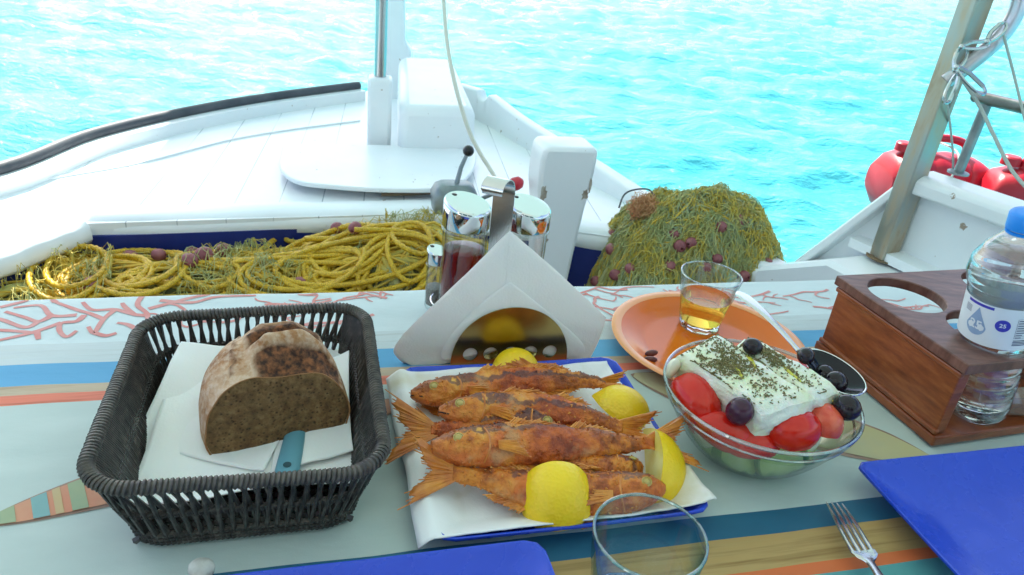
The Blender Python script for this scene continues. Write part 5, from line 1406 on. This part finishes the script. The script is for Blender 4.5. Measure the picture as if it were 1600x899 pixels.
# ================================================================== NAPKIN HOLDER
na, nb = P(703, 574, 0), P(884, 567, 0); nx = (nb - na).normalized(); ny = Vector((-nx.y, nx.x, 0)); nw = (nb - na).length; nc = (na + nb) / 2
def onpl(x, y, off=0.0):      # line of sight meets the vertical plane of the holder
    d = ray(x, y); p0 = nc + ny * off; t = (p0 - O).dot(ny) / d.dot(ny); return O + d * t
hold = thing('napkin_holder', 'domed steel napkin holder with a row of round holes', 'napkin holder', nc)
apex = onpl(794, 481).z
def dome(off, th):
    bm = bmesh.new(); es = []
    def loop(pts):
        vs_ = [bm.verts.new(p) for p in pts]
        for i in range(len(vs_)): es.append(bm.edges.new((vs_[i], vs_[(i + 1) % len(vs_)])))
    base = nc + ny * off
    o_ = [base + nx * (nw / 2 * cos(a)) + Vector((0, 0, .002 + (apex - .002) * sin(a) ** .92)) for a in [pi * k / 60 for k in range(61)]]
    loop(o_)
    for k in range(5):
        hx_ = -nw / 2 + nw * (.16 + .17 * k); hc_ = base + nx * hx_ + Vector((0, 0, .0165))
        loop([hc_ + nx * (.0083 * cos(a)) + Vector((0, 0, .0083 * sin(a))) for a in [2 * pi * q / 26 for q in range(26)]])
    bmesh.ops.triangle_fill(bm, use_beauty=True, edges=es)
    m = MB(); bm.verts.index_update(); m.v = [v_.co.copy() for v_ in bm.verts]; m.f = [tuple(v_.index for v_ in f.verts) for f in bm.faces]; m.m = [0] * len(m.f); bm.free()
    return m
mirror_m = simple('worn_mirror_steel', (.46, .35, .14), .24, 1, bstr=.08, bscale=14, bdist=.004)  # golden base colour paints in the warm reflection on the steel
dome(0, .001).build('front_plate', mirror_m, hold, solid=.0012, smooth=False)
dome(.034, .001).build('back_plate', mirror_m, hold, solid=.0012, smooth=False)
MB().prism([nc - nx * nw * .46 + ny * .0012, nc + nx * nw * .46 + ny * .0012, nc + nx * nw * .46 + ny * .033, nc - nx * nw * .46 + ny * .033], (0, 0, .0015)).build('base', mirror_m, hold, smooth=False)
def folded(poly, off, lab, th=.0022, seed=0, puff=.003):
    pts = [onpl(x, y, off) for x, y in poly]; c = sum(pts, Vector()) / len(pts); n = len(pts)
    t = thing('folded_napkin', lab, 'napkin', c, 'folded napkins standing in the holder')
    # closed pillow: rings from outline to centre, front and back
    out = smoothpts(pts + pts[:1], 7)[:-1]
    secs = []
    for s_, ks in ((-1, [.02, .25, .5, .72, .86, .95, .99]), (1, [1.0, .97, .9, .8, .6, .3, .02])):
        for k in ks:
            ring = []
            for p in out:
                q = c.lerp(p, k); d = max(0, 1 - k ** 6); w_ = .0012 * nz(q * 34 + Vector((seed, 0, 0))) + .0007 * nz(q * 90)
                ring.append(q + ny * (s_ * (th / 2) * (d ** .5) + w_))
            secs.append(ring)
    MB().loft(secs, caps=True).build('paper', nap_m, t, angle=60)
big = [(797, 364), (803, 366), (870, 424), (938, 488), (944, 497), (934, 530), (917, 561), (905, 566), (870, 560), (800, 540), (740, 560), (690, 569), (655, 572), (640, 570), (622, 556), (618, 542), (640, 512), (720, 436), (790, 367)]
def vary(dx, dy, k): return [((x - 797) * k + 797 + dx, (y - 480) * k + 480 + dy) for x, y in big]
folded([(797, 442), (803, 445), (850, 482), (905, 530), (912, 552), (880, 560), (800, 545), (720, 560), (690, 560), (700, 530), (745, 480), (790, 445)], .0035, 'innermost small folded napkin just behind the steel dome', .002, 3)
for k in range(3):
    folded(vary([0, 3, -4, 2, -6][k], [0, 2, 3, 5, 4][k], [1, .995, .99, .985, .985][k]), .0066 + .0032 * k, ['large folded napkin, foremost of the upright stack', 'folded napkin in the middle of the upright stack', 'folded napkin at the back of the upright stack'][k], .0034, k)
# loose rolled side of the outer napkin
lr = [onpl(x, y, .004) for x, y in [(622, 548), (650, 520), (690, 480), (726, 445)]]

# ================================================================== CRUETS
st0 = P(765, 500, 0)
stand = thing('cruet_stand', 'steel cruet stand with a tall flat hooked handle', 'cruet stand', st0)
MB().prism([flat(st0 + UD * (cos(a) * .078) - VD * (sin(a) * .034 + .004), .001) for a in [2 * pi * k / 48 for k in range(48)]], (0, 0, .0025)).build('tray', chrome2, stand, bevel=.0006)
hb = flat(st0 - UD * .006 + VD * .030, .003)
hp3 = []
h_top = P(790, 268, .19)
zh = .196
for z, dx in [(.003, 0), (.10, 0), (.165, .0), (.182, -.0005), (.192, -.004), (.1975, -.010), (.199, -.017), (.196, -.024), (.190, -.0275), (.184, -.026)]:
    hp3.append(hb - (-UD * .65 + VD * .75) * (dx * 1.15) + Vector((0, 0, z)))
hp3 = smoothpts(hp3, 5); secs = []
for i, p in enumerate(hp3):
    t = (hp3[min(i + 1, len(hp3) - 1)] - hp3[max(i - 1, 0)]).normalized(); wd = VD * .0015 + UD * 0; 
    d = (UD * .85 + VD * .53).normalized() ; nn = t.cross(d).normalized()
    hw = .0125 * (1 if i < len(hp3) - 4 else .9)
    secs.append([p + d * hw + nn * .0007, p - d * hw + nn * .0007, p - d * hw - nn * .0007, p + d * hw - nn * .0007])
MB().loft(secs).build('hooked_handle', chrome2, stand, angle=50)
for a in (st0 - UD * .045, st0 + UD * .045):
    MB().tube([flat(a + UD * (cos(q) * .031) - VD * (sin(q) * .031), .030) for q in [2 * pi * k / 40 for k in range(40)]], .0012, 6, closed=True).build('ring', chrome2, stand)
def cruet(c, r_, h, lab, lm, lev, name='cruet_bottle', cap_h=.034, capr=None):
    c = flat(c, .0038); t = thing(name, lab, 'cruet' if lm else 'shaker', c, 'bottles in the cruet stand'); capr = capr or r_ * 1.03; hg = h - cap_h
    prof = [(0, 0), (r_ * .9, 0), (r_, .004), (r_, hg * .62), (r_ * .96, hg * .70), (r_ * .985, hg * .78), (r_ * .98, hg), (r_ * .86, hg), (r_ * .88, hg * .78), (r_ * .86, hg * .70), (r_ * .90, hg * .62), (r_ * .90, .007), (0, .006)]
    MB().lathe(prof, c, 56).build('glass_body', clear, t, angle=50)
    rg_ = MB(); rg_.tube([c + Vector((cos(a) * r_, sin(a) * r_, hg * .985)) for a in [2 * pi * k / 40 for k in range(40)]], r_ * .06, 8, closed=True); rg_.build('glass_ring', clear, t)
    # steel cap with slanted top
    m = MB(); secs = []
    for k, (rr, z) in enumerate([(capr * .97, 0), (capr, .001), (capr, cap_h * .72), (capr * .985, cap_h * .80), (capr * .93, cap_h * .85), (capr * .5, cap_h * .86), (.0005, cap_h * .86)]):
        secs.append([c + Vector((cos(a) * rr, sin(a) * rr, hg + .001 + z + (cap_h * .16 * cos(a - 2.6) * rr / capr if k >= 2 else 0))) for a in [2 * pi * j / 48 for j in range(48)]])
    cp = m.loft(secs).build('steel_cap', chrome, t, angle=40)
    pc = c + Vector((cos(2.6) * capr * .72, sin(2.6) * capr * .72, hg + cap_h * (.87 + .12)))
    MB().ball(pc, .0035, .0035, .0012).build('pour_hole', black_pl, t)
    if lm:
        rr = r_ * .915
        MB().lathe([(0, .0065), (rr * .98, .0065), (rr, .008), (rr, lev - .0004), (rr * .95, lev), (0, lev - .0003)], c, 48).build('liquid', lm, t, angle=50)
vin, nt, b = new_mat('dark_red_vinegar')
b.inputs['Base Color'].default_value = (.30, .015, .015, 1); b.inputs['Transmission Weight'].default_value = .75; b.inputs['Roughness'].default_value = .02; b.inputs['IOR'].default_value = 1.34
oilm, nt, b = new_mat('golden_cruet_oil')
b.inputs['Base Color'].default_value = (.75, .55, .08, 1); b.inputs['Transmission Weight'].default_value = .95; b.inputs['Roughness'].default_value = 0; b.inputs['IOR'].default_value = 1.45
cruet(P(716, 505, 0), .0268, .160, 'left tall cruet half full of dark red vinegar', vin, .098)
cruet(P(806, 497, 0), .0262, .155, 'right tall cruet partly hidden behind the napkins', oilm, .05)
pep = simple('ground_pepper', (.12, .10, .08), .9, c2=(.3, .28, .25), nscale=600)
cruet(P(678, 484, 0), .0125, .082, 'small shaker of ground pepper left of the vinegar cruet', pep, .030, 'shaker', .020)
tag(bpy.data.objects['shaker'], None, 'shaker')

# ================================================================== WOODEN CADDY
cw, nt, b = new_mat('varnished_red_brown_wood')
v = texco(nt, (3, 3, 14)); n1 = noise_n(nt, v, 9, 6, .6); n2 = noise_n(nt, texco(nt, (1, 1, 1)), 7, 4)
c1 = ramp(nt, n1, [(.3, (.15, .032, .008)), (.5, (.26, .062, .014)), (.7, (.36, .105, .026))]).outputs[0]
nt.links.new(mixc(nt, ramp(nt, n2, [(.4, (0, 0, 0)), (.7, (.4, .4, .4))]).outputs[0], c1, (.17, .045, .016)), b.inputs['Base Color'])
b.inputs['Roughness'].default_value = .34; b.inputs['Coat Weight'].default_value = .25; b.inputs['Coat Roughness'].default_value = .2; bump(nt, b, n1, .3, .0012)
ctop, nt, b = new_mat('dark_worn_caddy_top')
v = texco(nt, (4, 14, 4)); n1 = noise_n(nt, v, 9, 6, .6)
nt.links.new(ramp(nt, n1, [(.3, (.09, .035, .026)), (.5, (.16, .068, .050)), (.72, (.24, .115, .085))]).outputs[0], b.inputs['Base Color'])
b.inputs['Roughness'].default_value = .38; bump(nt, b, n1, .3, .0012)
cA, cB = P(1455, 696, .001), P(1276, 546, .001)
sd_ = (cB - cA); CL = sd_.length; sd_.normalize(); fd = Vector((sd_.y, -sd_.x, 0)); CW = .27; CH = .104
cA.z = .0015
cad = thing('wooden_caddy', 'red-brown wooden bottle caddy with round holes in its top', 'caddy', cA)
def cq(a, b_, z): return cA + fd * a + sd_ * b_ + Vector((0, 0, z))
def cbox(m, a0, a1, b0, b1, z0, z1): return m.hexa([cq(a0, b0, z0), cq(a1, b0, z0), cq(a1, b1, z0), cq(a0, b1, z0)], [cq(a0, b0, z1), cq(a1, b0, z1), cq(a1, b1, z1), cq(a0, b1, z1)])
cbox(MB(), 0, .014, .002, CL - .002, .0125, CH - .0125).build('side_board', cw, cad, bevel=.0015, smooth=False)
cbox(MB(), CW - .014, CW, .002, CL - .002, .0125, CH - .0125).build('side_board', cw, cad, bevel=.0015, smooth=False)
cbox(MB(), -.003, CW + .003, -.003, CL + .003, 0, .012).build('bottom_board', cw, cad, bevel=.002, smooth=False)
for z0, z1, o_ in ((.013, .019, .0025), (CH - .0195, CH - .0135, .0025)):
    cbox(MB(), -o_, .003, 0, CL, z0, z1).build('moulding', cw, cad, bevel=.0015, smooth=False)
def topboard():
    bm = bmesh.new(); es = []
    def loop(pts):
        vs_ = [bm.verts.new(p) for p in pts]
        for i in range(len(vs_)): es.append(bm.edges.new((vs_[i], vs_[(i + 1) % len(vs_)])))
    z = CH - .012
    loop([cq(-.004, -.004, z), cq(CW + .004, -.004, z), cq(CW + .004, CL + .004, z), cq(-.004, CL + .004, z)])
    for (a, b_) in HOL: loop([cq(a + .0435 * cos(q), b_ + .0435 * sin(q), z) for q in [2 * pi * k / 48 for k in range(48)]])
    bmesh.ops.triangle_fill(bm, use_beauty=True, edges=es)
    r_ = bmesh.ops.extrude_face_region(bm, geom=list(bm.faces))
    bmesh.ops.translate(bm, verts=[g for g in r_['geom'] if isinstance(g, bmesh.types.BMVert)], vec=(0, 0, .012))
    m = MB(); bm.verts.index_update(); m.v = [v_.co.copy() for v_ in bm.verts]; m.f = [tuple(v_.index for v_ in f.verts) for f in bm.faces]; m.m = [0] * len(m.f); bm.free(); return m
def ab(p): d = p - cA; return d.dot(fd), d.dot(sd_)
bB = P(1521, 642, .0135); bL = P(1536, 520, CH)
HOL = [ab(P(1416, 462, CH)), ab(P(1546, 517, CH)), ab(P(1532, 433, CH))]
HOL.append((HOL[1][0] + (HOL[2][0] - HOL[0][0]), HOL[1][1] + (HOL[2][1] - HOL[0][1])))
HOL = [h for h in HOL if h[0] < CW - .045 and .044 < h[1] < CL - .044 + .03]
HOL = [(a, max(.0465, min(CL - .0465, b_))) for a, b_ in HOL]
print('HOLES', HOL, CL)
topboard().build('top_board', ctop, cad, bevel=.0012, angle=35)
# clear faceted glass lying in the caddy
gl_ = P(1588, 618, .036); 
gt = thing('small_glass', 'clear faceted glass lying inside the wooden caddy, right of bottle', 'glass', gl_, M=frame((0, 0, 1), (fd * .9 - sd_ * .1)) )
prof = [(0, 0), (.018, 0), (.022, .003), (.027, .06), (.025, .06), (.0205, .008), (0, .007)]
m = MB(); m.lathe(prof, (0, 0, -.03), 12); m.build('glass_wall', clear, gt, local=True, smooth=False)

# ================================================================== WATER BOTTLE
btp = PD(1597, 345, .735)
# choose the top so that its distance from the base is the bottle's height
best = min((abs((PD(1604, 348, .62 + k * .001) - bB).length - .232), .62 + k * .001) for k in range(200))
btop = PD(1604, 348, best[1]); bax = (btop - bB).normalized()
toc_ = (O - bB); toc_ -= bax * toc_.dot(bax); toc_.normalize()
By_ = bax.cross(toc_); BM = Matrix((toc_, By_, bax)).transposed()
wb = thing('water_bottle', 'clear plastic water bottle with bright blue cap in the caddy', 'bottle', bB, M=BM)
pet = thin_glass('clear_pet_plastic', (.80, .88, .92))
wat = glass('bottled_water', (.985, .995, 1), 0, 1.33)
def brf(z):
    r_ = interp([(0, .026), (.006, .031), (.016, .0325), (.10, .0335), (.104, .0345), (.155, .0350), (.160, .0375), (.175, .0405), (.190, .0385), (.205, .030), (.218, .0185), (.224, .0145), (.236, .0140)], z)
    if .02 < z < .10: r_ -= .0011 * max(0, sin(z * 2 * pi / .0155)) ** 2
    if .158 < z < .164: r_ -= .001
    return r_
zs = [.0005 + .2355 * k / 150 for k in range(151)]
prof = [(0, .003), (.012, .0015), (.02, 0)] + [(brf(z), z) for z in zs] + [(brf(z) - .0007, z) for z in reversed(zs)] + [(.019, .0012), (.012, .0024), (0, .0038)]
MB().lathe(prof, n=72).build('bottle_wall', pet, wb, local=True, angle=60, fix=True)
zw = .203
prof = [(0, .0042), (.012, .0030), (.0188, .0018)] + [(brf(z) - .0009, z) for z in zs if .002 < z < zw] + [(0, zw)]
MB().lathe(prof, n=72).build('water', wat, wb, local=True, angle=60)
capm = simple('bright_blue_cap', (.01, .26, .85), .35)
m = MB(); secs = []
for z, r_ in [(.226, .0158), (.2265, .0165), (.241, .0163), (.2425, .0152), (.243, .010), (.243, .0002)]:
    secs.append([Vector(((r_ * (1 + (.012 if j % 2 and z < .242 else 0))) * cos(2 * pi * j / 80), (r_ * (1 + (.012 if j % 2 and z < .242 else 0))) * sin(2 * pi * j / 80), z)) for j in range(80)])
m.loft(secs).build('cap', capm, wb, local=True, angle=50)
MB().lathe([(.0147, .2215), (.0162, .222), (.0162, .2245), (.0147, .225)], n=60).build('cap_ring', capm, wb, local=True)
labm = simple('white_label_film', (.80, .84, .88), .3)
LZ0, LZ1 = .106, .153; LR = .0356
MB().grid(lambda u, v_: Vector((LR * cos(2 * pi * u), LR * sin(2 * pi * u), LZ0 + (LZ1 - LZ0) * v_)), 80, 4, wrapu=True).build('label', labm, wb, local=True, fix=False, angle=180)
lab_o = wb.children[-1]
inkb = simple('violet_blue_ink', (.06, .06, .48), .35); inkg = simple('pale_blue_ink', (.30, .42, .62), .35); inkd = simple('dark_ink', (.06, .07, .16), .4)
def wrapm(m, name, mat, lift):
    m.v = [Vector(((LR + lift + p.z) * cos(p.x / LR), (LR + lift + p.z) * sin(p.x / LR), p.y)) for p in m.v]
    return m.build(name, mat, lab_o, local=True, fix=False, smooth=False)
def textm(txt, size, x, y):
    cu_ = bpy.data.curves.new('t', 'FONT'); cu_.body = txt; cu_.size = size; cu_.align_x = 'CENTER'; cu_.align_y = 'CENTER'; cu_.offset = size * .02
    o = bpy.data.objects.new('t', cu_); col.objects.link(o); bpy.context.view_layer.update()
    me = bpy.data.meshes.new_from_object(o.evaluated_get(bpy.context.evaluated_depsgraph_get()))
    m = MB(); m.v = [Vector((v_.co.x + x, v_.co.y + y, 0)) for v_ in me.vertices]; m.f = [tuple(p.vertices) for p in me.polygons]; m.m = [0] * len(m.f)
    bpy.data.objects.remove(o); bpy.data.meshes.remove(me); bpy.data.curves.remove(cu_); return m
def discm(x, y, r_, n=40, sx=1, drop=False):
    pts = []
    for k in range(n):
        a = 2 * pi * k / n; q = r_
        px_, py_ = cos(a) * r_ * sx, sin(a) * r_
        if drop and py_ > 0: px_ *= (1 - py_ / r_ * .85); py_ *= 2.0
        pts.append(Vector((x + px_, y + py_, 0)))
    c = Vector((x, y, 0)); return MB().add(pts + [c], [(k, (k + 1) % n, n) for k in range(n)])
zc = (LZ0 + LZ1) / 2
wrapm(discm(-.0195, zc - .004, .0105, drop=True), 'drop_emblem', inkg, .0002)
wrapm(textm('25', .0135, -.0195, zc - .003), 'emblem_number', labm, .0004)
wrapm(discm(.0045, zc + .004, .0068), 'round_emblem', inkb, .0002)
wrapm(textm('25', .0062, .0045, zc + .004), 'round_emblem_number', labm, .0004)
m = MB()
def bar(x0, x1, y0, y1):
    n = max(1, int((x1 - x0) / .002)); vs_ = []
    for k in range(n + 1): vs_ += [Vector((x0 + (x1 - x0) * k / n, y0, 0)), Vector((x0 + (x1 - x0) * k / n, y1, 0))]
    m.add(vs_, [(2 * k, 2 * k + 2, 2 * k + 3, 2 * k + 1) for k in range(n)])
X0, X1 = .0165, .0385
for k in range(9): bar(X0, X1, zc + .013 - .0028 * k, zc + .0132 - .0028 * k)
for x in (X0, X0 + .013, X0 + .018, X1): bar(x, x + .0003, zc - .0094, zc + .0132)
rg = random.Random(8)
for k in range(8):
    bar(X0 + .001, X0 + .001 + rg.uniform(.005, .011), zc + .0108 - .0028 * k, zc + .0117 - .0028 * k); bar(X0 + .014, X0 + .0172, zc + .0108 - .0028 * k, zc + .0115 - .0028 * k); bar(X0 + .0188, X0 + .0188 + rg.uniform(.001, .003), zc + .0108 - .0028 * k, zc + .0115 - .0028 * k)
for k in range(4): bar(X0, X1 - rg.uniform(0, .003), zc - .0125 - .0018 * k, zc - .0115 - .0018 * k)
wrapm(m, 'printed_table', inkd, .0002)
m = MB(); bar(-.034, -.006, LZ1 - .0045, LZ1 - .0015); wrapm(m, 'label_band', inkb, .0002)
m = MB()
for k in range(5): bar(-.036, -.028, zc + .008 + .0016 * k, zc + .0086 + .0016 * k)
wrapm(m, 'printed_lines', inkd, .0002)

# ================================================================== FORK, PEBBLE
fk = [P(1303, 787, .006), P(1318, 812, .010), P(1337, 846, .012), P(1350, 868, .010), P(1366, 890, .013), P(1395, 935, .020), P(1450, 1020, .026)]
fork = thing('fork', 'steel fork lying tines up beside the right blue plate', 'fork', fk[2])
fs = smoothpts(fk, 8); side_ = lambda i: Vector(((fs[min(i + 1, len(fs) - 1)] - fs[max(i - 1, 0)]).y, -(fs[min(i + 1, len(fs) - 1)] - fs[max(i - 1, 0)]).x, 0)).normalized()
NT = 22       # index where tines join the head
for k in range(4):
    x = (k - 1.5) / 1.5; pts = []
    for i in range(0, NT + 2):
        f = i / NT; hw = interp([(0, .0088), (.5, .0104), (1, .0108)], f); pts.append(fs[i] + side_(i) * (x * (hw - .0016)) + Vector((0, 0, .0008)))
    MB().tube(pts, lambda t: .0006 + .0011 * min(1, t * 3), 8).build('tine', chrome2, fork)
secs = []
for i in range(NT, len(fs)):
    f = (i - NT) / (len(fs) - 1 - NT); w_ = interp([(0, .0112), (.08, .0115), (.16, .0085), (.26, .0042), (.4, .0038), (1, .0075)], f); s = side_(i)
    th = interp([(0, .0010), (.25, .0017), (1, .0013)], f)
    secs.append([fs[i] + s * (cos(a) * w_) + Vector((0, 0, sin(a) * th + .0008 + .0016 * (cos(a) ** 2 if f < .15 else 0))) for a in [2 * pi * j / 16 for j in range(16)]])
MB().loft(secs).build('handle', chrome2, fork, angle=50)
pp = P(315, 889, .020)
tag(MB().ball(pp, .0095, .0080, .0078, f=lambda n_, q: q * (1 + .08 * nz(n_ * 2))).build('pebble', simple('pale_stone', (.62, .62, .58), .5, c2=(.45, .45, .42), nscale=120, bstr=.3, bscale=200)), 'small pale rounded stone on the corner of the left blue plate', 'stone')
